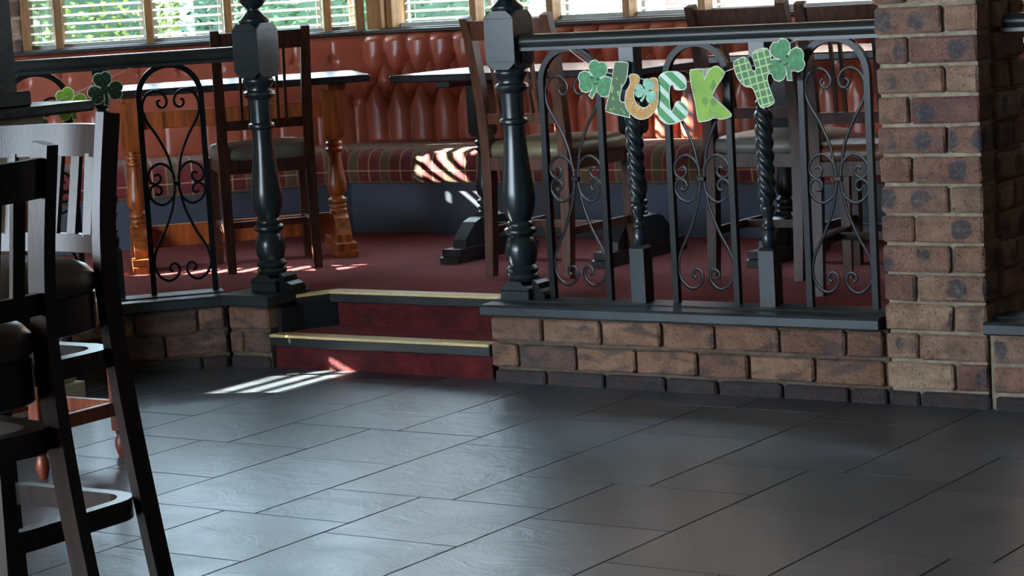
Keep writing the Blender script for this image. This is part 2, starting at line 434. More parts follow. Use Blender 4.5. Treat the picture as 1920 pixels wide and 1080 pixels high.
# ---- slate floor
floor = struct(MB().box(-3.6, 6.2, -8.5, 0.3, -0.12, -0.004).build('floor', M['grout']))
UNIT = 0.1014
def tile_mesh(a, b):
    w, h = a * UNIT, b * UNIT; g = 0.0016
    return MB().box(-w / 2 + g, w / 2 - g, -h / 2 + g, h / 2 - g, -0.012, 0.0, 0.0016).mesh('tile', M['slate'])
TM = {(3, 3): tile_mesh(3, 3), (4, 4): tile_mesh(4, 4), (4, 6): tile_mesh(4, 6)}
tiles = []
for i in range(-12, 26):
    for j in range(-12, 20):
        ox, oy = -0.203 + (4 * i + 7 * j) * UNIT, -1.098 + (3 * i - 7 * j) * UNIT
        for (dx, dy, a, b) in ((0, 0, 3, 3), (3, -1, 4, 4), (0, 3, 4, 6)):
            cx, cy = ox + (dx + a / 2) * UNIT, oy + (dy + b / 2) * UNIT
            x0, x1, y0, y1 = cx - a * UNIT / 2, cx + a * UNIT / 2, cy - b * UNIT / 2, cy + b * UNIT / 2
            if y0 > 0.03 or y0 < -4.2 or x0 < -1.9 or x1 > 3.9: continue
            if y1 < -2.6 and (x1 < 0.0 ): continue
            tiles.append((abs(cx - 1) + abs(cy + 1.2) * 0.8, cx, cy, a, b))
tiles.sort()
for d, cx, cy, a, b in tiles[:298]:
    link('tile', TM[(a, b)], floor, loc=(cx, cy, random.uniform(-0.0004, 0.0002)))
rest = MB()
for d, cx, cy, a, b in tiles[298:]:
    rest.box(cx - a * UNIT / 2 + 0.002, cx + a * UNIT / 2 - 0.002, cy - b * UNIT / 2 + 0.002, cy + b * UNIT / 2 - 0.002, -0.006, 0.0)
if rest.v:
    ro = rest.build('tile_field', M['slate'], floor); ro['kind'] = 'stuff'

# ---- raised carpeted floor
LD = Vector((-0.690, -0.724))                 # direction of the angled low wall, from the pier to the left
L0 = Vector((-1.142, 0.0))
LN = Vector((LD.y, -LD.x)) * -1               # pointing into the raised area
if LN.y < 0: LN = -LN
far = L0 + LD * 3.0
poly = [(-0.92, 0.175), (-0.855, 0.285), (-0.02, 0.285), (-0.02, 0.09), (2.9, 0.09), (2.9, 2.5), (-2.2, 2.5), (-3.5, 1.2), (-3.5, far.y + 0.3),
        tuple(far + LN * 0.12), tuple(L0 + LN * 0.12 + LD * 0.02), (-1.05, 0.12)]
struct(MB().zprism(poly, -0.05, PZ).build('floor_raised', M['carpet']))

# ---- steps
steps = thing('entry_steps', 'two maroon carpeted steps with black and gold nosings between the posts', 'steps')
MB().box(-0.955, -0.02, 0.03, 0.285, 0, 0.105).build('riser', M['carpet'], steps)
MB().box(-0.955, -0.02, 0.035, 0.285, 0.105, 0.118).build('tread', M['carpet'], steps)
MB().box(-0.94, -0.02, 0.268, 0.29, 0.118, PZ - 0.012).build('riser', M['carpet'], steps)
n1 = MB().box(-0.955, -0.008, 0.002, 0.06, 0.080, 0.1185, 0.003).build('nosing', M['nosing'], steps)
MB().box(-0.953, -0.010, -0.002, 0.060, 0.1120, 0.1225, .0025).build('nosing_insert', M['gold'], n1, label='gold ribbed strip')
n2 = MB().box(-0.862, -0.06, 0.238, 0.298, PZ - 0.036, PZ + 0.0015, 0.003).build('nosing', M['nosing'], steps)
MB().box(-0.864, -0.062, 0.234, 0.297, PZ - 0.005, PZ + 0.0055, .0025).build('nosing_insert', M['gold'], n2, label='gold ribbed strip')
n3 = MB().zprism([(-0.862, 0.24), (-0.862, 0.29), (-0.925, 0.2), (-0.925, 0.13)], PZ - 0.03, PZ + 0.0015).build('nosing', M['nosing'], steps)
MB().zprism([(-0.864, 0.234), (-0.864, 0.295), (-0.924, 0.20), (-0.924, 0.126)], PZ - .005, PZ + 0.0055).build('nosing_insert', M['gold'], n3, label='gold ribbed strip')

MB().zprism([(-.954, .05), (-.934, .05), (-.914, .15), (-.850, .264), (-.870, .292), (-.954, .20)], 0.1186, PZ - .0305).build('string_board', M['black_paint'], steps)

# ---- brickwork
CH = 0.0866; BED0 = 0.0461; JT = 0.011
BM = {}
def brick_obj(parent, L, H, mkey, c, rz=0.0):
    key = (round(L, 2), round(H, 2), mkey, random.randrange(3))
    if key not in BM:
        m = MB().box(-L / 2, L / 2, -0.05, 0.05, -H / 2, H / 2, 0.0065)
        m.v = [(x + random.uniform(-.002, .002), y + random.uniform(-.0015, .0015), z + random.uniform(-.002, .002)) for x, y, z in m.v]
        BM[key] = m.mesh('brick', M[mkey])
    o = link('brick', BM[key], parent, loc=c, rz=rz)
    o.rotation_euler = (random.uniform(-.012, .012), random.uniform(-.006, .006), rz + random.uniform(-.008, .008))
    return o
def course(parent, org, u, n_out, edges, z0, z1, mkey):
    """bricks along direction u from org; edges = perpend positions; n_out = outward normal"""
    rz = atan2(u.y, u.x)
    for a, b in zip(edges[:-1], edges[1:]):
        L = (b - a) - JT; c = org + u * ((a + b) / 2) - n_out * (0.05 - random.uniform(0.004, 0.009))
        brick_obj(parent, L, (z1 - z0) - JT + random.uniform(-.001, .001), mkey, (c.x, c.y, (z0 + z1) / 2), rz)

X_ = Vector((1, 0)); NY = Vector((0, -1)); PX = Vector((1, 0)); PYV = Vector((0, 1))
# front low wall, right of the steps
wf = struct(MB().box(0.016, 1.43, 0.014, 0.16, 0, 0.222).build('wall_front', M['mortar_shade']))
top_e = [0.0, 0.208, 0.433, 0.658, 0.846, 1.071, 1.296, 1.424]
mid_e = [0.0, 0.109, 0.334, 0.559, 0.784, 0.965, 1.19, 1.420]
O = Vector((0, 0))
course(wf, O, X_, NY, [0.006] + [e + .006 for e in top_e[1:]], -0.03, BED0, 'brick_black')
course(wf, O, X_, NY, mid_e, BED0, BED0 + CH, 'brick')
course(wf, O, X_, NY, top_e, BED0 + CH, BED0 + 2 * CH, 'brick')
# pillar
PXL = 1.4255; PW = 0.3275
wp = struct(MB().box(PXL + .012, PXL + PW - .012, 0.012, PW - .012, 0, 2.46).build('wall_pillar', M['mortar']))
for k in range(-1, 28):
    z0 = BED0 + k * CH if k >= 0 else -0.03; z1 = BED0 + (k + 1) * CH
    mk = 'brick_black' if k < 0 else 'brick_pillar'
    e = [0, 0.2205, PW] if k % 2 == 0 else [0, 0.107, PW]
    course(wp, Vector((PXL, 0)), X_, NY, e, z0, z1, mk)
    if k >= 3:
        course(wp, Vector((PXL + PW, 0.10)), PYV, PX, [0.0, 0.2205] if k % 2 == 1 else [0.0, 0.107, 0.2205], z0, z1, mk)
# low wall right of the pillar
wr = struct(MB().box(PXL + PW, 3.2, 0.008, 0.16, 0, 0.222).build('wall_front_right', M['mortar']))
for row, (z0, z1, mk) in enumerate(((-0.03, BED0, 'brick_black'), (BED0, BED0 + CH, 'brick_pillar'), (BED0 + CH, BED0 + 2 * CH, 'brick_pillar'))):
    e = [0.006] + [0.2205 * (i + 1) for i in range(6)]
    course(wr, Vector((PXL + PW, 0)), X_, NY, e, z0, z1, mk)
# angled low wall on the left, and its end pier
wl = struct(MB().zprism([tuple(L0 + LN * .014), tuple(L0 + LN * .14), tuple(L0 + LD * 2.3 + LN * .14), tuple(L0 + LD * 2.3 + LN * .014)], 0, 0.222).build('wall_left_low', M['mortar_shade']))
for z0, z1, mk, e in ((-0.03, BED0, 'brick_black', [0.006, 0.10] + [0.10 + 0.225 * i for i in range(1, 9)]),
                      (BED0, BED0 + CH, 'brick', [0.006] + [0.225 * i for i in range(1, 10)]),
                      (BED0 + CH, BED0 + 2 * CH, 'brick', [0.006, 0.105] + [0.105 + 0.225 * i for i in range(1, 9)])):
    course(wl, L0, LD, -LN, e, z0, z1, mk)
pier = struct(MB().box(-1.134, -0.953, 0.008, 0.20, 0, 0.222).build('wall_pier', M['mortar_shade']))
for z0, z1, mk, e, sx in ((-0.03, BED0, 'brick_black', [0, 0.19], 0.0), (BED0, BED0 + CH, 'brick', [0, 0.07, 0.192], 0.0), (BED0 + CH, BED0 + 2 * CH, 'brick', [0, 0.195], 0.0)):
    course(pier, Vector((-1.140, 0)), X_, NY, e, z0, z1, mk)
    course(pier, Vector((-0.945, 0.1)), PYV, PX, [0.0, 0.10], z0, z1, mk)

# ---- painted ledges on the low walls
def ledge_profile():  # (out from the back of the ledge, z)
    return [(0.0, 0.222), (0.180, 0.222), (0.186, 0.227), (0.1865, 0.252), (0.180, 0.2595), (0.11, 0.2605), (0.106, 0.2655), (0.0, 0.2655)]
def ledge(name, a, b, nout, mkey='ledge'):
    a = Vector(a); b = Vector(b); pr = ledge_profile(); R = []
    for p in (a, b): R.append([(p.x + nout.x * (o - 0.155), p.y + nout.y * (o - 0.155), z) for o, z in pr])
    return MB().rings(R).build(name, M[mkey], smooth=40)
lg = ledge('trim_1', (-0.014, 0.0), (1.418, 0.0), NY); struct(lg)
struct(ledge('trim_2', (PXL + PW - .006, 0.0), (3.2, 0.0), NY))
la = L0 + LD * 0.0; lb = L0 + LD * 2.3
struct(ledge('trim_3', tuple(la), tuple(lb), -LN))
struct(MB().box(-1.155, -0.925, -0.035, 0.21, 0.222, 0.262, 0.006).build('trim_4', M['ledge']))

# ================================================================= RAILINGS
def newel(loc, label):
    t = thing('newel_post', label, 'post', loc, 0, 'newel posts beside the steps')
    MB().box(-.0575, .0575, -.0575, .0575, 0.2615, 0.297, 0.004).build('base_block', M['black_paint'], t)
    # stepped shoulders of the base block
    sh = MB()
    prof = [(-.0575, .297), (.0575, .297), (.0575, .301), (.048, .311), (.034, .314), (.026, .325), (-.026, .325), (-.034, .314), (-.048, .311), (-.0575, .301)]
    sh.prism(prof, -.0572, .0572); sh.build('base_shoulder', M['black_paint'], t)
    sp = [(.046, .322), (.05, .327), (.055, .335), (.052, .344), (.046, .348), (.053, .355), (.055, .363), (.049, .371), (.044, .376), (.050, .392), (.0545, .415), (.053, .438), (.046, .458), (.039, .468),
          (.042, .474), (.054, .482), (.056, .489), (.053, .496), (.043, .502), (.046, .508), (.045, .514), (.037, .522), (.045, .54), (.053, .562), (.057, .59), (.0555, .618), (.050, .66), (.044, .71), (.039, .76), (.036, .81), (.0365, .838),
          (.046, .843), (.048, .851), (.045, .858), (.037, .862), (.0365, .90), (.038, .943), (.05, .952), (.057, .961), (.055, .970), (.046, .976), (.044, .985), (.050, .997), (.056, 1.007), (.055, 1.016), (.048, 1.024)]
    MB().lathe(sp, 28).build('turned_shaft', M['black_paint'], t, 40)
    # square head with carved corners
    a = .0575; c = .026; hb = MB()
    octo = [(-a, 1.022 + c), (-a + .006, 1.022 + c - .008), (-a + c, 1.022), (a - c, 1.022), (a - .006, 1.022 + c - .008), (a, 1.022 + c), (a, 1.212 - c), (a - .006, 1.212 - c + .008), (a - c, 1.212), (-a + c, 1.212), (-a + .006, 1.212 - c + .008), (-a, 1.212 - c)]
    R = [[(x, -a + .001, z) for x, z in octo], [(x, a - .001, z) for x, z in octo]]
    hb.rings(R)
    o1 = hb.build('head_block', M['black_paint'], t)
    hb2 = MB(); hb2.rings([[(-a + .0005, x, z) for x, z in octo], [(a - .0005, x, z) for x, z in octo]])
    hb2.build('head_block', M['black_paint'], t)
    fin = [(.050, 1.21), (.054, 1.217), (.054, 1.224), (.048, 1.229), (.044, 1.232), (.036, 1.240), (.027, 1.250), (.022, 1.256), (.022, 1.262), (.030, 1.268), (.043, 1.282), (.049, 1.302), (.046, 1.322), (.034, 1.340), (.016, 1.350), (.004, 1.354)]
    MB().lathe(fin, 24).build('finial', M['black_paint'], t, 40)
    return t
NR = (0.066, 0.114); NL_ = (-1.010, 0.108)
nr = newel((*NR, 0), 'black turned newel post at the right of the steps, joined to the LUCKY railing')
nl = newel((*NL_, 0), 'black turned newel post at the left of the steps, on the brick pier')
# half-moon shoes at the foot of the posts
def shoe(parent, x0, x1):
    q = [(x0, .262), (x1, .262), (x1, .278), (x1 - .008, .290), (x0 + .030, .300), (x0 + .022, .318), (x0 + .010, .328), (x0, .331)]
    MB().prism(q, -.035, .035).build('foot_shoe', M['iron'], parent)
shoe(nr, .0575, .105); shoe(nl, .0575, .120)
bb = MB().box(.0575, .070, -.02, .03, 1.04, 1.072, 0.001).build('rail_bracket', M['iron'], nr)

def rail_profile():   # (across, z)
    return [(-.034, 1.079), (-.034, 1.090), (-.028, 1.094), (-.034, 1.100), (-.036, 1.110), (-.032, 1.122), (-.020, 1.1295), (0, 1.132), (.020, 1.1295), (.032, 1.122), (.036, 1.110), (.034, 1.100), (.028, 1.094), (.034, 1.090), (.034, 1.079)]
def handrail(name, a, b, label):
    a = Vector(a); b = Vector(b); u = (b - a).normalized(); n = Vector((-u.y, u.x))
    R = [[(p.x + n.x * o, p.y + n.y * o, z) for o, z in rail_profile()] for p in (a, b)]
    return tag(MB().rings(R).build(name, M['rail'], None, 50), label, 'handrail')
handrail('handrail', (NR[0] + .06, .114), (1.424, .114), 'black moulded handrail above the LUCKY garland, running into the brick pillar')
handrail('handrail', (PXL + PW + .001, .18), (3.2, .18), 'dark handrail end right of the brick pillar')

# scroll panels
def mirror(pts, fx=1, zc=None): return [((-x if fx < 0 else x), (2 * zc - z if zc else z)) for x, z in pts]
LYRE = [(.006, .66), (.012, .70), (.024, .76), (.055, .83), (.088, .885), (.100, .925), (.096, .958), (.078, .984), (.052, .993), (.028, .984), (.014, .962), (.016, .942), (.030, .932), (.044, .940), (.046, .954), (.036, .961)]
LYRE_D = [(.006, .66), (.012, .62), (.024, .565), (.055, .49), (.088, .43), (.100, .385), (.096, .352), (.080, .326), (.054, .312), (.030, .320), (.014, .342), (.016, .364), (.030, .374), (.044, .366), (.046, .352), (.036, .345)]
CS = [(.008, .662), (.009, .69), (.022, .716), (.050, .734), (.080, .724), (.097, .700), (.095, .676), (.079, .662), (.062, .668), (.055, .684), (.064, .697), (.077, .691)]
PANEL = {}
def panel_meshes():
    h = .11; zt = .972
    fr = MB(); path = [(-h, 0, .2655), (-h, 0, zt)] + [(-h * cos(a), 0, zt + h * sin(a)) for a in [pi * i / 16 for i in range(1, 16)]] + [(h, 0, zt), (h, 0, .2655)]
    # square bar frame
    fr.tube(path, .0098, 4, None, (0, 1, 0))
    PANEL['arch_frame'] = [fr.mesh('arch_frame', M['iron'])]
    sc = []
    for fx in (1, -1):
        for pts in (LYRE, LYRE_D, CS, mirror(CS, 1, .66)):
            q = smooth_path([(x * fx, 0, z) for x, z in pts], 5)
            sc.append(MB().tube(q, .0036, 6, 1.5).mesh('scroll', M['iron'], 60))
    PANEL['scroll'] = sc
    PANEL['clamp'] = [MB().box(-.013, .013, -.008, .008, .652, .668, .002).mesh('clamp', M['iron'])]
panel_meshes()
def scroll_panel(loc, rz, label):
    t = thing('scroll_panel', label, 'railing panel', loc, rz, 'arched scroll panels of the railing')
    for k, ms in PANEL.items():
        for me in ms: link(k, me, t)
    return t
for cx, lb in ((0.297, 'arched iron scroll panel nearest the right newel post, behind the L of the garland'), (0.765, 'arched iron scroll panel between the two twisted spindles, behind the C and K'), (1.238, 'arched iron scroll panel beside the brick pillar')):
    scroll_panel((cx, .112, 0), 0, lb)
RO = L0 + LN * 0.112                                    # line of the left railing
lang = atan2(-LD.y, -LD.x)
def lpt(s): p = RO + LD * s; return (p.x, p.y, 0)
scroll_panel(lpt(0.135), lang, 'arched iron scroll panel beside the left newel post')
scroll_panel(lpt(0.60), lang, 'arched iron scroll panel at far left, mostly hidden by the dark column')
pa = RO + LD * (-0.13); pb = RO + LD * 0.95
handrail('handrail', tuple(pa), tuple(pb), 'black moulded handrail running left from the left newel post')

# twisted spindles
SP = {}
def spindle_meshes():
    w = .0265
    SP['base_block'] = MB().rings([[(sx * k, sy * k, z) for sx, sy in ((-1, -1), (1, -1), (1, 1), (-1, 1))] for k, z in ((w, .2655), (w, .438), (w * .72, .449))]).mesh('base_block', M['black_paint'])
    SP['top_block'] = MB().rings([[(sx * k, sy * k, z) for sx, sy in ((-1, -1), (1, -1), (1, 1), (-1, 1))] for k, z in ((w * .72, .945), (w, .956), (w, 1.080))]).mesh('top_block', M['black_paint'])
    lo = [(.017, .447), (.020, .452), (.0235, .466), (.0235, .480), (.018, .494), (.0165, .500), (.021, .506), (.021, .512), (.017, .517), (.015, .528), (.016, .542), (.021, .556), (.0235, .566), (.0235, .574), (.020, .579)]
    SP['lower_turning'] = MB().lathe(lo, 18).mesh('lower_turning', M['black_paint'], 50)
    hi = [(.020, .886), (.0235, .890), (.0235, .897), (.018, .903), (.016, .912), (.021, .922), (.0235, .932), (.020, .942), (.017, .948)]
    SP['upper_turning'] = MB().lathe(hi, 18).mesh('upper_turning', M['black_paint'], 50)
    R = []; seg = 24; n = 110
    for i in range(n + 1):
        u = i / n; z = .577 + (.888 - .577) * u; env = min(1, .62 + 5 * u, .62 + 5 * (1 - u))
        R.append([(env * (.0245 + .0042 * cos(4 * (a + u * 2 * pi * 1.9))) * cos(a), env * (.0245 + .0042 * cos(4 * (a + u * 2 * pi * 1.9))) * sin(a), z) for a in [2 * pi * j / seg for j in range(seg)]])
    SP['rope_twist'] = MB().rings(R).mesh('rope_twist', M['black_paint'], 60)
spindle_meshes()
def spindle(loc, rz, label):
    t = thing('twisted_spindle', label, 'spindle', loc, rz, 'twisted railing spindles')
    for k, me in SP.items(): link(k, me, t)
    return t
spindle((0.527, .112, 0), 0, 'black rope-twist spindle under the U of the garland')
spindle((0.992, .112, 0), 0, 'black rope-twist spindle under the Y of the garland')
spindle(lpt(0.375), lang, 'black rope-twist spindle beside the bar stools at left')

# ================================================================= BANQUETTE, WINDOWS
def cushion(x0, x1, m0, m1):
    """seat cushion along local x; front at y=-.44; m0, m1 = mitre slopes of both ends"""
    pr = [(0.0, .455), (-.40, .452), (-.434, .458), (-.446, .475), (-.452, .52), (-.446, .565), (-.428, .592), (-.39, .607), (-.30, .614), (-.12, .612), (0.0, .606)]
    n = max(2, int((x1 - x0) / .1)); R = []
    for i in range(n + 1):
        u = i / n
        R.append([((x0 + m0 * (-y)) * (1 - u) + (x1 + m1 * (-y)) * u, y, z) for y, z in pr])
    return MB().rings(R)
def tuft(x0, x1, z0, z1, sp, rows, dep, ph=0.0, vert_only=False):
    """buttoned upholstery height field facing -y"""
    segs = []; btn = []
    nb = int((x1 - x0) / sp) + 2
    for r, z in enumerate(rows):
        o = 0 if r % 2 == 0 else .5
        for i in range(-1, nb + 1):
            x = x0 + ph + (i + o) * sp
            if x0 + .02 < x < x1 - .02: btn.append((x, z))
            if r == 0: segs.append((x, z, x, z1 + .02))
            if r == len(rows) - 1: segs.append((x, z, x, z0 - .02))
            if r < len(rows) - 1 and not vert_only:
                segs.append((x, z, x - sp / 2, rows[r + 1])); segs.append((x, z, x + sp / 2, rows[r + 1]))
    dx = .006; nx = int((x1 - x0) / dx); nz = int((z1 - z0) / .0065)
    import bisect
    buckets = {}
    for s_ in segs:
        for b in range(int((min(s_[0], s_[2]) - .05) / .05), int((max(s_[0], s_[2]) + .05) / .05) + 1): buckets.setdefault(b, []).append(s_)
    P = []
    for i in range(nx + 1):
        x = x0 + (x1 - x0) * i / nx; S_ = buckets.get(int(math.floor(x / .05)), []) + buckets.get(int(math.floor(x / .05)) + 1, [])
        for k in range(nz + 1):
            z = z0 + (z1 - z0) * k / nz; d2 = 1.0
            for ax, az, bx, bz in S_:
                vx, vz = bx - ax, bz - az; t = ((x - ax) * vx + (z - az) * vz) / (vx * vx + vz * vz + 1e-9); t = 0 if t < 0 else 1 if t > 1 else t
                q = (x - ax - vx * t) ** 2 + (z - az - vz * t) ** 2
                if q < d2: d2 = q
            d = sqrt(d2); db = 1.0
            for bx, bz in btn:
                if abs(bx - x) < .06 and abs(bz - z) < .06: db = min(db, hypot(bx - x, bz - z))
            R_ = .03 if vert_only else sp * .40; q = 1 - min(d / R_, 1.0)
            h = dep * (1 - q * q) ** .48 * (.55 if vert_only else 1) + (0 if vert_only else dep * .25 * min(d / (sp * .5), 1)) - dep * .7 * math.exp(-(db / .022) ** 2)
            e = min(1.0, (z1 - z) / .03); h = h * (0.35 + 0.65 * e) - (1 - sqrt(max(0, 1 - (1 - e) ** 2))) * .03
            e2 = min(1.0, (z - z0) / .02); h *= .6 + .4 * e2
            ex = min(1.0, min(x - x0, x1 - x) / .015); h = h * (.5 + .5 * ex)
            P.append((x, -.035 - h, z))
    F = []
    for i in range(nx):
        for k in range(nz):
            a = i * (nz + 1) + k; F.append((a, a + nz + 1, a + nz + 2, a + 1))
    m = MB(); m.add(P, F)
    # back and rim
    n0 = len(m.v)
    m.add([(x0, 0, z0), (x1, 0, z0), (x1, 0, z1), (x0, 0, z1)], [(0, 1, 2, 3)])
    return m, btn
def banquette(loc, rz, x0, x1, m0, m1, label, sp, rows, dep, ph, vert):
    t = thing('banquette', label, 'bench', loc, rz, 'banquettes under the windows')
    MB().rings([[(x0 + m0 * .405, -.405, PZ), (x1 + m1 * .405, -.405, PZ), (x1, 0, PZ), (x0, 0, PZ)], [(x0 + m0 * .405, -.405, .456), (x1 + m1 * .405, -.405, .456), (x1, 0, .456), (x0, 0, .456)]]).build('kickboard', M['kick'], t)
    cushion(x0, x1, m0, m1).build('seat_cushion', M['tartan'], t, 50)
    m, btn = tuft(x0, x1, .60, 1.10, sp, rows, dep, ph, vert)
    b = m.build('backrest', M['leather'], t, 80)
    bm_ = MB().lathe([(.001, -.0065), (.008, -.005), (.0095, 0), (.008, .004), (.001, .005)], 10).mesh('button', M['leather'], 60)
    for x, z in btn:
        o = link('button', bm_, b, loc=(x, -.035 + dep * .5, z)); o.rotation_euler = (pi / 2, 0, 0)
    MB().box(x0, x1, -.05, .03, 1.098, 1.115, .003).build('top_trim', M['trim_wood'], t)
    return t
T22 = math.tan(radians(22.5))
BX, BY = -2.20, 2.285
banquette((0, BY, 0), 0, BX, 1.30, T22, 0.0, 'long buttoned oxblood leather banquette with tartan seat under the back windows', .1265, [.983, .887, .790], .044, .135, False)
banquette((BX, BY, 0), radians(45), -1.75, 0.0, 0.0, -T22, 'angled buttoned oxblood banquette with tartan seat at left, behind the oak table', .172, [.985, .80], .024, .03, True)

# ---- walls around
WZ0, WZ1, CZ = 1.116, 2.20, 2.46
def wall(name, m, *boxes):
    b = MB()
    for q in boxes: b.box(*q)
    return struct(b.build(name, m))
wall('wall_back', M['plaster'], (-2.34, 3.2, 2.33, 2.62, 0, WZ0 - .02), (-2.34, 3.2, 2.33, 2.62, WZ1, CZ), (1.55, 3.2, 2.33, 2.62, WZ0 - .02, WZ1))
# angled bay wall (local frame: x along the wall towards the corner, y outward)
AW = D.objects.new('wall_bay', MB().box(-1.95, .02, .04, .33, 0, WZ0 - .02).box(-1.95, .02, .04, .33, WZ1, CZ).mesh('wall_bay', M['plaster'])); COL.objects.link(AW)
AW.location = (BX, BY, 0); AW.rotation_euler = (0, 0, radians(45)); struct(AW)
# brick pier between the bay windows
bp = D.objects.new('wall_bay_pier', MB().box(-1.605, -1.54, .05, .14, WZ0 - .02, WZ1).mesh('wall_bay_pier', M['mortar'])); COL.objects.link(bp)
bp.location = (BX, BY, 0); bp.rotation_euler = (0, 0, radians(45)); struct(bp)
SMB = MB().box(-.031, .031, -.05, .05, -.036, .036, .005).mesh('brick', M['brick_pillar'])
for k in range(13):
    o = link('brick', SMB, bp, loc=(-1.573, .085, WZ0 + .02 + k * .0866))
# side wall on the left with small window openings
SXL = -3.62
def side_wall():
    ys = [1.1, .03, -.2, -1.06, -1.62, -5.0, -7.8, -8.5]
    b = MB()
    b.box(SXL - .2, SXL, -8.5, .88, 0, .93); b.box(SXL - .2, SXL, -8.5, .88, WZ1, CZ)
    for a, c in ((.03, .88), (-1.04, -.2), (-5.9, -1.71), (-8.5, -7.8)): b.box(SXL - .2, SXL, a, c, .93, WZ1)
    return b.build('wall_left', M['plaster'])
struct(side_wall())
fw = MB()
fw.box(-3.8, 6.2, -8.7, -8.5, 0, .8); fw.box(-3.8, 6.2, -8.7, -8.5, 2.3, CZ)
fw.box(-3.8, -3.3, -8.7, -8.5, .8, 2.3); fw.box(.9, 6.2, -8.7, -8.5, .8, 2.3)
struct(fw.build('wall_front_of_room', M['plaster']))
wall('wall_right', M['panel'], (6.2, 6.4, -8.7, .3, 0, CZ), (3.2, 3.4, .0, 2.62, 0, CZ), (3.2, 6.4, .25, .45, 0, CZ))
ceil_ = MB().zprism([(-3.82, -8.7), (6.4, -8.7), (6.4, 2.62), (-2.34, 2.62), (-3.82, 1.1)], CZ, CZ + .12)
struct(ceil_.build('ceiling', M['ceil']))

# ---- windows with wooden mullions and glass
SL_MESH = {}
def window(n, loc, rz, x0, x1, mull, ycoord=.09, corner=False):
    w = D.objects.new('window_%d' % n, MB().box(x0, x1, .0, .30, WZ0 - .02, WZ0 + .004, .002).mesh('window_sill', M['trim_wood'])); COL.objects.link(w)
    w.location = loc; w.rotation_euler = (0, 0, rz); struct(w)
    MB().box(x0, x1, ycoord + .02, ycoord + .07, WZ1 - .05, WZ1).build('head_rail', M['frame_wood'], w)
    MB().box(x0, x1, ycoord + .02, ycoord + .07, WZ0, WZ0 + .022).build('bottom_rail', M['white'], w)
    xs = [x0 + .02] + mull + [x1 - .02]
    for x in mull: MB().box(x - .017, x + .017, .045, ycoord + .03, WZ0, WZ1, .003).build('mullion', M['frame_wood'], w)
    for x in (x0 + .02, x1 - .02): MB().box(x - .02, x + .02, .045, ycoord + .08, WZ0, WZ1, .003).build('jamb', M['frame_wood'], w)
    for a, b in zip(xs[:-1], xs[1:]):
        MB().box(a + .018, a + .036, ycoord + .06, ycoord + .08, WZ0 + .02, WZ1 - .05).build('casement_frame', M['white'], w)
        MB().box(b - .036, b - .018, ycoord + .06, ycoord + .08, WZ0 + .02, WZ1 - .05).build('casement_frame', M['white'], w)
        MB().box(a + .02, b - .02, ycoord + .068, ycoord + .072, WZ0 + .02, WZ1 - .05).build('pane', M['glass'], w)
    return w
def blind(loc, rz, x0, x1, y, label, z0=WZ0 + .034, z1=WZ1 - .03, tilt=20, step=.038, tilts=None, group='venetian blinds'):
    t = thing('venetian_blind', label, 'blind', loc, rz, group)
    MB().box(x0 + .004, x1 - .004, y - .018, y + .018, z1, z1 + .03, .002).build('head_box', M['slat'], t)
    key = round(x1 - x0, 4)
    if key not in SL_MESH: SL_MESH[key] = MB().box(-(x1 - x0) / 2 + .006, (x1 - x0) / 2 - .006, -.0145, .0145, -.001, .001).mesh('slat', M['slat'])
    z = z0
    while z < z1 - .005:
        a = tilt if tilts is None else tilts(z); z += step
        if a is None: continue
        o = link('slat', SL_MESH[key], t, loc=((x0 + x1) / 2, y, z - step))
        o.rotation_euler = (radians(a), 0, 0)
    for x in (x0 + .06, x1 - .06): MB().box(x - .0012, x + .0012, y - .0012, y + .0012, z0, z1).build('ladder_cord', M['string'], t)
    return t
main_m = [-1.67, -1.26, -.87, -.50, -.14, .30, .72, 1.12]
window(1, (0, 2.33, 0), 0, -2.16, 1.55, main_m)
mm = [-2.12] + main_m + [1.51]
names = ['beside the corner post', 'second from the corner post', 'third from the corner post', 'fourth from the corner post', 'behind the LUCKY railing', 'sixth from the corner post', 'seventh from the corner post', 'eighth from the corner post', 'farthest right']
for k, (a, b) in enumerate(zip(mm[:-1], mm[1:])):
    blind((0, 2.33, 0), 0, a + .015, b - .015, .125, 'cream venetian blind in the long back window, ' + names[k])
# angled bay: x runs from the left end (-1.5) to the corner (0)
window(2, (BX, BY, 0), radians(45), -1.54, .0, [-1.375, -.975, -.62, -.17])
mb = [-1.54, -1.375, -.975, -.62, -.17, -.0]
bn = ['leftmost, against the brick pier', 'second from the brick pier', 'third from the brick pier', 'behind the left newel post', 'narrow, in the corner']
for k, (a, b) in enumerate(zip(mb[:-1], mb[1:])):
    blind((BX, BY, 0), radians(45), a + .018, b - .018, .125, 'cream venetian blind in the angled bay window, ' + bn[k])
w5 = D.objects.new('window_5', MB().box(-1.95, -1.61, .0, .30, WZ0 - .02, WZ0 + .004, .002).mesh('window_sill', M['trim_wood'])); COL.objects.link(w5)  # unseen opening added beyond the brick pier so sun reaches the bench
w5.location = (BX, BY, 0); w5.rotation_euler = (0, 0, radians(45)); struct(w5)
MB().box(-1.97, -1.61, .070, .074, WZ0, WZ1).build('pane', M['glass'], w5)
blind((BX, BY, 0), radians(45), -1.95, -1.61, .045, 'unseen cream venetian blind in the added bay opening, striping the sun on the bench', step=.066, tilt=-8)
MB().box(-2.0, -1.80, .018, .03, WZ0, 2.4).build('sun_mask_side', M['frame_wood'], w5)  # added board, trims the sun patch at the side
MB().box(-1.80, -1.60, .018, .03, WZ0, 1.285).build('sun_mask_low', M['frame_wood'], w5)  # added board, keeps the sun off the kickboard
# corner post between the two windows
struct(MB().box(-2.235, -2.150, 2.335, 2.45, WZ0, WZ1, .003).build('trim_5', M['frame_wood']))
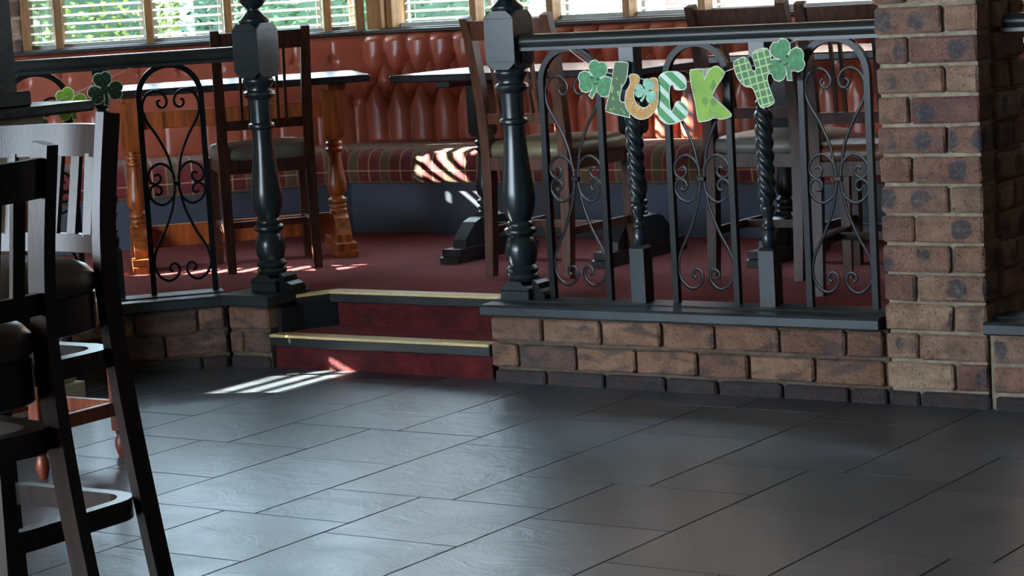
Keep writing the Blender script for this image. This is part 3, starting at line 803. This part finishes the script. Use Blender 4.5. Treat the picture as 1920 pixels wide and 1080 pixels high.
# unseen side windows, sized and slatted to cast the sun patches
def side_window(n, y0, y1, zo0, zo1, label, lo=.95):
    w = D.objects.new('window_%d' % n, MB().box(y0, y1, .0, .2, .93, .945).mesh('window_sill', M['trim_wood'])); COL.objects.link(w)
    w.location = (SXL, 0, 0); w.rotation_euler = (0, 0, radians(90)); struct(w)
    MB().box(y0, y1, .14, .145, .945, WZ1).build('pane', M['glass'], w)
    blind((SXL, 0, 0), radians(90), y0, y1, .06, label, .965, WZ1 - .03, 0, .0215, lambda z: (None if int(round((z - .965) / .0215)) % 2 else -14) if zo0 < z < zo1 else 84)
side_window(3, -1.71, -1.04, 1.262, 1.385, 'unseen venetian blind left part open to cast the sun patch on the floor')
side_window(4, -.2, .03, .96, 1.37, 'unseen venetian blind left part open to cast the sun streaks on the carpet')

# ================================================================= TABLES
def trestle_table(loc, rz, L, Wd, xs, wood, label, zt, stretch_z=(.09, .155), foot=.56, apron=False):
    t = thing('trestle_table', label, 'table', loc, rz, 'trestle tables on the raised floor')
    MB().box(-L / 2, L / 2, -Wd / 2, Wd / 2, zt - .028, zt, .004).build('tabletop', M['top'], t)
    for x in xs:
        lg = thing('trestle', '', None); lg.parent = t; del lg['label']
        c = MB(); w = .041
        sq = lambda k, z: [(x + sx * k, sy * k, z) for sx, sy in ((-1, -1), (1, -1), (1, 1), (-1, 1))]
        c.rings([sq(w, zt - .052), sq(w, .486), sq(w * .82, .470)])
        c.lathe([(.030, .478), (.034, .472), (.034, .466), (.028, .461), (.028, .456), (.035, .450), (.035, .442), (.029, .437), (.029, .432), (.036, .426), (.036, .418), (.027, .410), (.025, .395), (.028, .365), (.035, .32), (.0405, .285), (.041, .262), (.037, .244), (.027, .232), (.030, .226), (.039, .219), (.039, .207), (.030, .200), (.036, .194), (.036, .186), (.030, .181), (.037, .175), (.037, .166), (.030, .16)], 20, (x, 0))
        c.rings([sq(.030, .172), sq(.040, .160), sq(.040, .04)])
        c.build('leg_column', M[wood], lg, 35)
        MB().box(x - .036, x + .036, -Wd / 2 + .05, Wd / 2 - .05, zt - .055, zt - .0275, .004).build('top_bearer', M[wood], lg)
        f = foot / 2; fb = MB()
        out = [(-f, .0), (f, .0), (f, .024), (f - .02, .028), (f - .02, .052), (f - .085, .056), (f - .09, .085), (f - .12, .105), (f - .17, .15), (f - .205, .162), (f - .24, .155),
               (-f + .24, .155), (-f + .205, .162), (-f + .17, .15), (-f + .12, .105), (-f + .09, .085), (-f + .085, .056), (-f + .02, .052), (-f + .02, .028), (-f, .024)]
        # foot: a stepped block and a narrower curved bracket on it
        low = [(-f, 0), (f, 0), (f, .024), (f - .018, .028), (f - .018, .054), (-f + .018, .054), (-f + .018, .028), (-f, .024)]
        br = [(-f + .075, .053), (f - .075, .053), (f - .078, .085), (f - .10, .104), (f - .15, .146), (f - .19, .158), (-f + .19, .158), (-f + .15, .146), (-f + .10, .104), (-f + .078, .085)]
        def yz(o, a, b):
            m = MB(); n = len(o); P = [(x + a, y, z) for y, z in o] + [(x + b, y, z) for y, z in o]
            F = [tuple(range(n)), tuple(range(2 * n - 1, n - 1, -1))] + [(i, n + i, n + (i + 1) % n, (i + 1) % n) for i in range(n)]
            return m.add(P, F)
        yz(low, -.042, .042).build('foot', M[wood], lg); yz(br, -.030, .030).build('foot_bracket', M[wood], lg)
    if apron: MB().box(xs[0], xs[-1], -.014, .014, .555, .625, .003).build('upper_stretcher', M[wood], t)
    MB().box(xs[0], xs[-1], -.014, .014, *stretch_z, .003).build('stretcher', M[wood], t)
    return t
ZT = .969 - PZ
# angled oak table in front of the left bench
u45 = Vector((.7071, .7071)); v45 = Vector((.7071, -.7071))
c1 = Vector((-1.63, 1.28)); c2 = Vector((-2.207, .707)); cm = (c1 + c2) / 2; hl = (c1 - c2).length / 2
trestle_table((cm.x, cm.y, PZ), radians(45), 2 * hl + .26, .62, (-hl, hl), 'oak', 'oak trestle table with dark top set at an angle behind the left newel post', ZT, (.075, .165), .50, True)
trestle_table((-.525, 1.265, PZ), 0, 1.12, .60, (-.345, .345), 'blk_wood', 'black trestle table with dark top right of the steps, nearest the right newel post', ZT, (.075, .13), .56)
trestle_table((.80, 1.34, PZ), 0, 1.10, .62, (-.39, .39), 'blk_wood', 'black trestle table behind the two chairs by the brick pillar', ZT + .03, (.075, .13), .50)
# printed menus lying on the tables
def flat_card(name, loc, rz, sx, sy, m, label, cat):
    o = MB().box(-sx / 2, sx / 2, -sy / 2, sy / 2, 0, .002).build(name, M[m]); o.location = loc; o.rotation_euler = (0, 0, rz); return tag(o, label, cat)

# ================================================================= DINING CHAIRS
def chair(loc, rz, wood, seat, label, width=.335):
    t = thing('dining_chair', label, 'chair', loc, rz, 'dining chairs on the raised floor')
    h = width / 2; dp = .42
    def post(s):
        p = smooth_path([(s * h, -.012, 0), (s * h, .004, .20), (s * h, .012, .43), (s * h, -.004, .62), (s * (h + .004), -.04, .82), (s * (h + .006), -.075, .945)], 4)
        return MB().tube(p, [.0165 + .003 * sin(pi * i / (len(p) - 1)) for i in range(len(p))], 4, 1.0, (1, 0, 0))
    for s in (-1, 1): post(s).build('back_post', M[wood], t, 30)
    for s in (-1, 1):
        MB().rings([[(s * (h + .012) + a * k, dp - .012 + b * k, z) for a, b in ((-1, -1), (1, -1), (1, 1), (-1, 1))] for k, z in ((.0135, 0), (.0185, .43))]).build('leg', M[wood], t)
    def xbar(z0, z1, y0, y1, th=.011, hw=h, bow=0.0):
        R = []
        for i in range(9):
            u = -1 + i / 4; x = u * hw; b = -bow * (1 - u * u)
            R.append([(x, y0 - th + b, z0), (x, y0 + th + b, z0), (x, y1 + th + b, z1), (x, y1 - th + b, z1)])
        return MB().rings(R)
    xbar(.860, .930, -.052, -.070, .010, h, .02).build('crest_rail', M[wood], t, 30)
    xbar(.555, .592, .002, -.004, .010, h, .015).build('back_rail', M[wood], t, 30)
    for x in (-.085, -.055, .055, .085):
        MB().tube([(x, -.012, .58), (x, -.045, .75), (x, -.072, .875)], .0052, 4, 1.6, (1, 0, 0)).build('back_slat', M[wood], t)
    MB().box(-h, h, -.004, .016, .385, .435, .002).build('seat_rail', M[wood], t)
    MB().box(-h - .012, h + .012, dp - .02, dp, .385, .435, .002).build('seat_rail', M[wood], t)
    for s in (-1, 1): MB().tube([(s * h, .01, .41), (s * (h + .012), dp - .012, .41)], .025, 4, .4, (0, 0, 1)).build('seat_rail', M[wood], t)
    # pad
    R = []
    for k, z in ((.955, .432), (1.0, .440), (1.015, .455), (1.0, .472), (.95, .484), (.8, .491), (.45, .496)):
        ring = []
        for j in range(28):
            a = 2 * pi * j / 28; ca, sa = cos(a), sin(a); e = .38
            px = math.copysign(abs(ca) ** e, ca) * (h + .028) * k; py = math.copysign(abs(sa) ** e, sa) * (dp / 2 + .012) * k
            px *= 1 + .05 * (py / .22); ring.append((px, dp / 2 + py, z))
        R.append(ring)
    MB().rings(R).build('seat', M[seat], t, 50)
    for s in (-1, 1): MB().tube([(s * h, .0, .165), (s * (h + .010), dp - .012, .165)], .014, 4, .7, (0, 0, 1)).build('stretcher', M[wood], t)
    MB().tube([(-h - .004, dp * .55, .165), (h + .004, dp * .55, .165)], .013, 4, .7, (0, 0, 1)).build('stretcher', M[wood], t)
    return t
chair((-1.513, .716, PZ), radians(46), 'dark_wood', 'grey_leather', 'dark wooden dining chair with grey padded seat behind the left newel post')
chair((-.320, .735, PZ), 0, 'chair_wood', 'khaki', 'brown dining chair with khaki padded seat behind the right newel post')
chair((.572, .804, PZ), 0, 'dark_wood', 'grey_leather', 'dark dining chair with grey padded seat behind the K of the garland')
chair((1.134, .518, PZ), radians(11.5), 'dark_wood', 'brown_leather', 'dark dining chair with brown padded seat next to the brick pillar')

# ================================================================= BAR STOOLS
def stool(loc, rz, label):
    t = thing('bar_stool', label, 'stool', loc, rz, 'tall bar stools in the left foreground')
    wd = M['stool_wood']
    for s in (-1, 1):
        p = smooth_path([(s * .232, -.226, 0), (s * .210, -.200, .25), (s * .188, -.178, .52), (s * .178, -.168, .74), (s * .178, -.178, .90), (s * .185, -.205, 1.092)], 5)
        MB().tube(p, .0115, 4, 2.1, (1, 0, 0)).build('back_leg', wd, t, 30)
        p = smooth_path([(s * .222, .222, 0), (s * .204, .200, .25), (s * .184, .178, .52), (s * .170, .164, .70)], 4)
        MB().tube(p, [.0175 + .003 * i / (len(p) - 1) for i in range(len(p))], 4, 1.0, (1, 0, 0)).build('front_leg', wd, t, 30)
    def sring(half, z0, z1, wid, rad):
        def outl(hf, r):
            o = []
            for qx, qy, a0 in ((1, 1, 0), (-1, 1, 90), (-1, -1, 180), (1, -1, 270)):
                for k in range(7):
                    a = radians(a0 + 15 * k); o.append((qx * (hf - r) + r * cos(a), qy * (hf - r) + r * sin(a)))
            return o
        A = outl(half, rad); B = outl(half - wid, max(.01, rad - wid * .7)); n = len(A); m = MB()
        P = [(x, y, z0) for x, y in A] + [(x, y, z1) for x, y in A] + [(x, y, z1) for x, y in B] + [(x, y, z0) for x, y in B]; F = []
        for i in range(n):
            k = (i + 1) % n
            for q in range(4):
                r = (q + 1) % 4; F.append((q * n + i, q * n + k, r * n + k, r * n + i))
        return m.add(P, F)
    sring(.208, .238, .282, .028, .08).build('foot_ring', wd, t, 40)
    sring(.192, .562, .604, .036, .085).build('upper_ring', wd, t, 40)
    # apron and padded seat
    def pad(rows, hf, e):
        R = []
        for k, z in rows: R.append([(math.copysign(abs(cos(a)) ** e, cos(a)) * hf * k, math.copysign(abs(sin(a)) ** e, sin(a)) * hf * k, z) for a in [2 * pi * j / 36 for j in range(36)]])
        return MB().rings(R)
    pad([(.96, .645), (1.0, .650), (1.0, .725)], .192, .62).build('apron', wd, t, 50)
    pad([(.99, .724), (1.03, .735), (1.04, .75), (1.02, .766), (.95, .782), (.8, .795), (.5, .804), (.2, .806)], .192, .66).build('seat', M['stool_leather'], t, 60)
    def cbar(z0, z1, y0, y1, th, bow, hw):
        R = []
        for i in range(13):
            u = -1 + i / 6; b = -bow * (1 - u * u)
            R.append([(u * hw, y0 - th + b, z0), (u * hw, y0 + th + b, z0), (u * hw, y1 + th + b, z1), (u * hw, y1 - th + b, z1)])
        return MB().rings(R)
    cbar(1.000, 1.068, -.190, -.200, .010, .05, .178).build('crest_rail', wd, t, 30)
    cbar(.800, .838, -.170, -.174, .010, .03, .174).build('lower_rail', wd, t, 30)
    for x in (-.116, -.058, 0, .058, .116):
        b0 = -.03 * (1 - (x / .16) ** 2); b1 = -.05 * (1 - (x / .165) ** 2)
        MB().tube([(x, -.173 + b0, .832), (x, -.190 + b1, 1.006)], .0055, 4, 2.2, (0, 1, 0)).build('back_slat', wd, t)
    return t
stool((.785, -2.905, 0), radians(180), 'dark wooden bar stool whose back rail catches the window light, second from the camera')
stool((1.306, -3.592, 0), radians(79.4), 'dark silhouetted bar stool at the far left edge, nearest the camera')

# ================================================================= BAR END WITH COLUMN
bar = thing('bar_counter', 'dark topped bar end on a cream panelled base behind the bar stools', 'counter', (0, 0, 0))
MB().box(-1.75, -1.085, -2.1, -.63, .966, 1.0, .008).build('counter_top', M['black_paint'], bar)
MB().box(-1.62, -1.20, -1.98, -.76, .10, .966).build('panel', M['cream'], bar)
MB().box(-1.66, -1.15, -2.02, -.72, 0, .075, .004).build('plinth', M['cream'], bar)
MB().box(-1.65, -1.165, -2.01, -.735, .075, .105, .012).build('plinth_moulding', M['cream'], bar)
colm = thing('dark_column', 'dark painted column standing on the bar end at far left', 'column', (0, 0, 1.0))
MB().box(-1.46, -1.138, -1.10, -.862, 0, .05, .006).build('column_base', M['black_paint'], colm)
MB().box(-1.42, -1.172, -1.07, -.893, .05, 1.46).build('shaft', M['black_paint'], colm)

# low upholstered chair with turned legs behind the stools
lc = thing('upholstered_chair', 'low reddish wooden chair with beige padding and turned feet behind the bar stools', 'chair', (-.55, -1.52, 0))
for x in (-.17, .17):
    for y in (-.16, .16):
        q = MB(); q.lathe([(.010, 0), (.014, .008), (.020, .03), (.019, .05), (.012, .066), (.016, .072), (.016, .080)], 14, (x, y)); q.box(x - .02, x + .02, y - .02, y + .02, .078, .40, .003)
        q.build('leg', M['red_wood'], lc, 40)
for y in (-.16, .16): MB().box(-.17, .17, y - .011, y + .011, .125, .165, .002).build('stretcher', M['red_wood'], lc)
for x in (-.17, .17): MB().box(x - .011, x + .011, -.16, .16, .125, .165, .002).build('stretcher', M['red_wood'], lc)
MB().box(-.195, .195, -.185, .185, .40, .455, .018).build('seat', M['beige'], lc, 50)
for y in (-.16, .16): MB().box(-.19, -.15, y - .018, y + .018, .40, .80, .004).build('back_post', M['red_wood'], lc)
MB().box(-.185, -.145, -.15, .15, .56, .655, .016).build('back_pad', M['beige'], lc, 50)
MB().box(-.185, -.145, -.15, .15, .70, .795, .016).build('back_pad', M['beige'], lc, 50)

# ================================================================= GARLANDS
def offset(poly, d):
    n = len(poly); A = sum(poly[i][0] * poly[(i + 1) % n][1] - poly[(i + 1) % n][0] * poly[i][1] for i in range(n)); sg = 1 if A > 0 else -1; out = []
    for i in range(n):
        p0, p1, p2 = Vector(poly[i - 1]), Vector(poly[i]), Vector(poly[(i + 1) % n])
        a = (p1 - p0).normalized(); b = (p2 - p1).normalized(); na = Vector((a.y, -a.x)) * sg; nb = Vector((b.y, -b.x)) * sg
        m = (na + nb); m = m.normalized() if m.length > 1e-6 else na
        out.append(tuple(p1 + m * d / max(.5, m.dot(na))))
    return out
def smooth2(poly, n=4): return [(p.x, p.y) for p in smooth_path([(x, z, 0) for x, z in poly], n, True)]
def card(parent, name, poly, mat, y, sm=True, tilt=0.0):
    q = smooth2(poly) if sm else poly
    cx = sum(p[0] for p in q) / len(q); cz = sum(p[1] for p in q) / len(q); loc = [(x - cx, z - cz) for x, z in q]
    b = MB().prism(offset(loc, .0028), -.0008, .0008).build(name, M['paper'], parent); b.location = (cx, y, cz); b.rotation_euler = (0, 0, tilt)
    MB().prism(loc, -.0014, -.0007).build('printed_face', M[mat], b)
    return b
GL = {'L': [(0.497, 1.028), (0.506, 1.033), (0.537, 1.031), (0.544, 1.022), (0.534, 0.978), (0.515, 0.95), (0.508, 0.91), (0.543, 0.9), (0.539, 0.865), (0.531, 0.862), (0.458, 0.88), (0.456, 0.888), (0.481, 0.963)],
      'U': [(0.553, 0.99), (0.568, 0.993), (0.584, 0.987), (0.583, 0.969), (0.57, 0.957), (0.562, 0.929), (0.567, 0.905), (0.59, 0.888), (0.609, 0.89), (0.628, 0.907), (0.635, 0.935), (0.629, 0.96), (0.623, 0.968), (0.628, 0.978), (0.649, 0.976), (0.652, 0.943), (0.646, 0.895), (0.621, 0.865), (0.592, 0.854), (0.564, 0.86), (0.537, 0.885), (0.531, 0.909), (0.537, 0.938), (0.554, 0.965)],
      'C': [(0.656, 0.983), (0.68, 0.996), (0.722, 0.996), (0.746, 0.981), (0.752, 0.965), (0.747, 0.945), (0.714, 0.944), (0.706, 0.958), (0.694, 0.956), (0.688, 0.934), (0.688, 0.886), (0.698, 0.874), (0.714, 0.902), (0.735, 0.901), (0.753, 0.881), (0.748, 0.859), (0.722, 0.844), (0.685, 0.837), (0.657, 0.847), (0.645, 0.867), (0.645, 0.911), (0.65, 0.951)],
      'K': [(0.768, 0.996), (0.783, 1.002), (0.812, 1.0), (0.818, 0.969), (0.834, 0.994), (0.861, 1.01), (0.887, 0.995), (0.884, 0.98), (0.844, 0.926), (0.86, 0.905), (0.904, 0.866), (0.899, 0.855), (0.864, 0.85), (0.843, 0.864), (0.832, 0.882), (0.838, 0.852), (0.798, 0.843), (0.789, 0.85), (0.782, 0.902), (0.772, 0.953)],
      'Y': [(0.925, 1.013), (0.932, 1.025), (0.961, 1.034), (0.977, 1.016), (0.983, 0.997), (0.994, 0.99), (1.0, 1.002), (0.99, 1.04), (1.003, 1.053), (1.034, 1.059), (1.046, 1.047), (1.05, 1.005), (1.034, 0.968), (1.05, 0.913), (1.054, 0.899), (1.046, 0.89), (1.017, 0.883), (1.006, 0.891), (0.987, 0.94), (0.959, 0.949), (0.936, 0.975)]}
def shamrock(cx, cz, s, rot=0.0):
    """outline of a three-leaved shamrock with a curved stem; s = overall height"""
    pts = []
    def lobe(a0):
        ca, sa = cos(a0), sin(a0)
        for u, w in ((.10, -.09), (.19, -.23), (.33, -.285), (.46, -.24), (.525, -.13), (.51, -.045), (.47, 0.0), (.51, .045), (.525, .13), (.46, .24), (.33, .285), (.19, .23), (.10, .09)):
            pts.append((u * ca - w * sa, u * sa + w * ca))
    # run clockwise from the stem
    pts += [(-.05, -.14), (-.07, -.28), (-.13, -.44), (-.03, -.49), (.03, -.30), (.04, -.14)]
    for a0 in (-18, 90, 198): lobe(radians(a0))
    out = []
    for x, z in pts:
        X, Z = x * cos(rot) - z * sin(rot), x * sin(rot) + z * cos(rot); out.append((cx + X * s, cz + Z * s))
    return out
def face(parent, pts_eye, smile):
    pts_eye = [(x * 1.1, z + .002) for x, z in pts_eye]
    for x, z in pts_eye:
        o = MB().lathe([(.0005, -.0012), (.0042, -.0008), (.0042, .0008), (.0005, .0012)], 10).build('eye', M['ink'], parent); o.location = (x, -.0022, z); o.rotation_euler = (pi / 2, 0, 0)
    MB().tube([(x, -.0022, z) for x, z in smile], .0013, 5).build('smile', M['ink'], parent)
g = thing('lucky_garland', 'green and gold paper garland spelling LUCKY between two shamrocks, tied under the handrail', 'garland')
GY = .066
s1 = card(g, 'shamrock_card', shamrock(.424, .978, .118, radians(-14)), 'green', GY, False, .05)
face(s1, [(-.012, .008), (.008, .002)], [(-.008, -.008), (-.002, -.012), (.006, -.010)])
for ch, mt, dy in (('L', 'print_L', .001), ('U', 'gold_print', -.003), ('C', 'print_C', .002), ('K', 'print_K', .0), ('Y', 'print_Y', .001)):
    c = card(g, 'letter_card', GL[ch], mt, GY + dy, True, random.uniform(-.06, .06)); c['label'] = {'L': 'dark green letter L with clover print', 'U': 'gold horseshoe standing for the letter U', 'C': 'letter C with green and white stripes', 'K': 'lime green letter K with dots', 'Y': 'letter Y with green grid print'}[ch]
    if ch == 'U':
        MB().prism([(x - .5925 + .004, z - .925 + .012) for x, z in shamrock(.606, .921, .078, radians(-25))], -.0026, -.0012).build('clover_print', M['pale'], c)
        for k in range(9):
            a = radians(200 + k * 17.5); o = MB().lathe([(.0004, -.0006), (.0024, -.0004), (.0024, .0004), (.0004, .0006)], 8).build('dot_print', M['cream_print'], c)
            o.location = (.048 * cos(a) + .004, -.0020, .050 * sin(a) + .004); o.rotation_euler = (pi / 2, 0, 0)
s2 = card(g, 'shamrock_card', shamrock(1.100, 1.020, .124, radians(22)), 'green', GY, False, -.05)
face(s2, [(-.016, -.002), (.008, .012)], [(-.006, -.010), (.002, -.011), (.008, -.005)])
st = smooth_path([(.318, .076, 1.080), (.36, .068, 1.052), (.410, GY - .003, 1.024), (.452, GY - .003, 1.005), (.49, GY - .003, .997), (.53, GY - .003, .990), (.575, GY - .006, .982), (.635, GY - .005, .972), (.68, GY, .97), (.74, GY - .003, .966), (.79, GY - .003, .968), (.82, GY + .004, .975), (.88, GY - .003, .990), (.935, GY - .003, 1.005), (1.0, GY + .004, 1.010), (1.05, GY - .003, 1.035), (1.100, GY - .003, 1.062), (1.135, .07, 1.082), (1.15, .076, 1.086)], 3)
MB().tube([(p.x, p.y + .006, p.z) for p in st], .0015, 5).build('string', M['string'], g)
g2 = thing('shamrock_garland', 'paper shamrock garland hanging from the left handrail above the bar stools', 'garland')
gl = D.objects.new('garland_frame', None)
D.objects.remove(gl)
def lcard(s, z, size, mat, rot, tl):
    p = RO + LD * s - LN * .050
    q = shamrock(0, 0, size, rot); b = MB().prism(offset(q, .0028), -.0008, .0008).build('shamrock_card', M['paper'], g2)
    b.location = (p.x, p.y, z); b.rotation_euler = (0, 0, lang + tl); MB().prism(q, -.0014, -.0007).build('printed_face', M[mat], b)
    return p
a1 = lcard(.362, 1.012, .115, 'print_plaid', radians(10), .05)
a2 = lcard(.487, .968, .112, 'lime', radians(24), -.05)
a3 = lcard(.625, .905, .105, 'dkgreen', radians(5), .05)
pz = RO + LD * .265 - LN * .044
MB().tube(smooth_path([(pz.x, pz.y, 1.082), (a1.x, a1.y, 1.045), (a2.x, a2.y, 1.0), (a3.x, a3.y, .955), (a3.x - .08, a3.y - .08, .93)], 4), .0014, 5).build('string', M['string'], g2)

# ================================================================= OUTSIDE
struct(MB().box(-30, 30, 2.7, 40, -.3, -.02).build('ground', M['grass']))
struct(MB().box(-30, -3.9, -20, 2.7, -.3, -.02).build('ground_side', M['grass']))
def leaves(m, n, box, size, dens=None):
    x0, x1, y0, y1, z0, z1 = box
    for _ in range(n):
        x = random.uniform(x0, x1); y = random.uniform(y0, y1); z = random.uniform(z0, z1)
        s = size * random.uniform(.6, 1.3); q = Matrix.Rotation(random.uniform(0, 6.28), 3, 'Z') @ Matrix.Rotation(random.uniform(-1.2, 1.2), 3, 'X') @ Matrix.Rotation(random.uniform(-.8, .8), 3, 'Y')
        P = [Vector((x, y, z)) + q @ Vector(p) for p in ((-s, 0, 0), (0, -s * .45, .02 * s), (s, 0, 0), (0, s * .45, .02 * s))]
        m.add(P, [(0, 1, 2, 3)])
    return m
def hedge(name, label, cat, box, n, size, mat, rz=0, loc=(0, 0, 0)):
    t = thing(name, label, cat, loc, rz)
    x0, x1, y0, y1, z0, z1 = box
    MB().box(x0 + .12, x1 - .12, y0 + .12, y1 - .12, 0, z1 - .15).build('blocking_core', M['leaf_dark'], t)  # solid core added so no sun gets through the leaves
    f = leaves(MB(), n, (x0, x1, y0, y1, max(z0, 0), z1), size).build('foliage', M[mat], t); f['kind'] = 'stuff'
    return t
hedge('hedge', 'dark green hedge outside the angled bay window', 'hedge', (-9.5, -5.3, 4.6, 5.6, .0, 1.62), 26000, .032, 'leaf_dark')
hedge('sunlit_shrub', 'yellow-green sunlit shrub outside the angled bay window', 'shrub', (-.50, .55, -.25, .25, .0, 1.5), 12000, .024, 'leaf_sunlit', radians(45), (-5.12, 3.42, 0))
hedge('green_shrub', 'green leafy shrub outside the window behind the left newel post', 'shrub', (-.75, 1.0, -.3, .3, .0, 1.55), 13000, .027, 'leaf_mid', radians(30), (-4.0, 4.55, 0))
hedge('garden_hedge', 'green hedge seen through the back window above the steps', 'hedge', (-6.2, -4.2, 5.9, 6.7, .0, 1.55), 12000, .03, 'leaf_mid')
# unseen hedge added to keep the low sun off the bay window
hedge('sun_block_hedge', 'unseen tall hedge added to block the sun at the bay window', 'hedge', (-.72, .55, -.16, .16, .0, 3.1), 1800, .07, 'leaf_mid', radians(45), (-4.12, 1.40, 0))
house = thing('brick_house', 'pink brick house with white windows seen through the right back windows', 'house', (0, 0, 0))
MB().box(-6.6, 6.0, 9.0, 14, 0, 5.5).build('wall', M['house_brick'], house)
for hx in (-5.0, -3.5, -2.2, -.9, .5, 2.0):
    f = MB().box(hx - .42, hx + .42, 8.93, 9.02, .72, 1.75, .01).build('window_frame', M['white'], house)
    for sx in (-.21, .21): MB().box(hx + sx - .17, hx + sx + .17, 8.92, 8.94, .80, 1.68).build('pane', M['pane_dark'], f)
MB().rings([[(-6.9, 8.7, 5.4), (6.3, 8.7, 5.4), (6.3, 14.3, 5.4), (-6.9, 14.3, 5.4)], [(-6.9, 11.3, 7.6), (6.3, 11.3, 7.6), (6.3, 11.7, 7.6), (-6.9, 11.7, 7.6)]]).build('roof', M['trim_wood'], house)
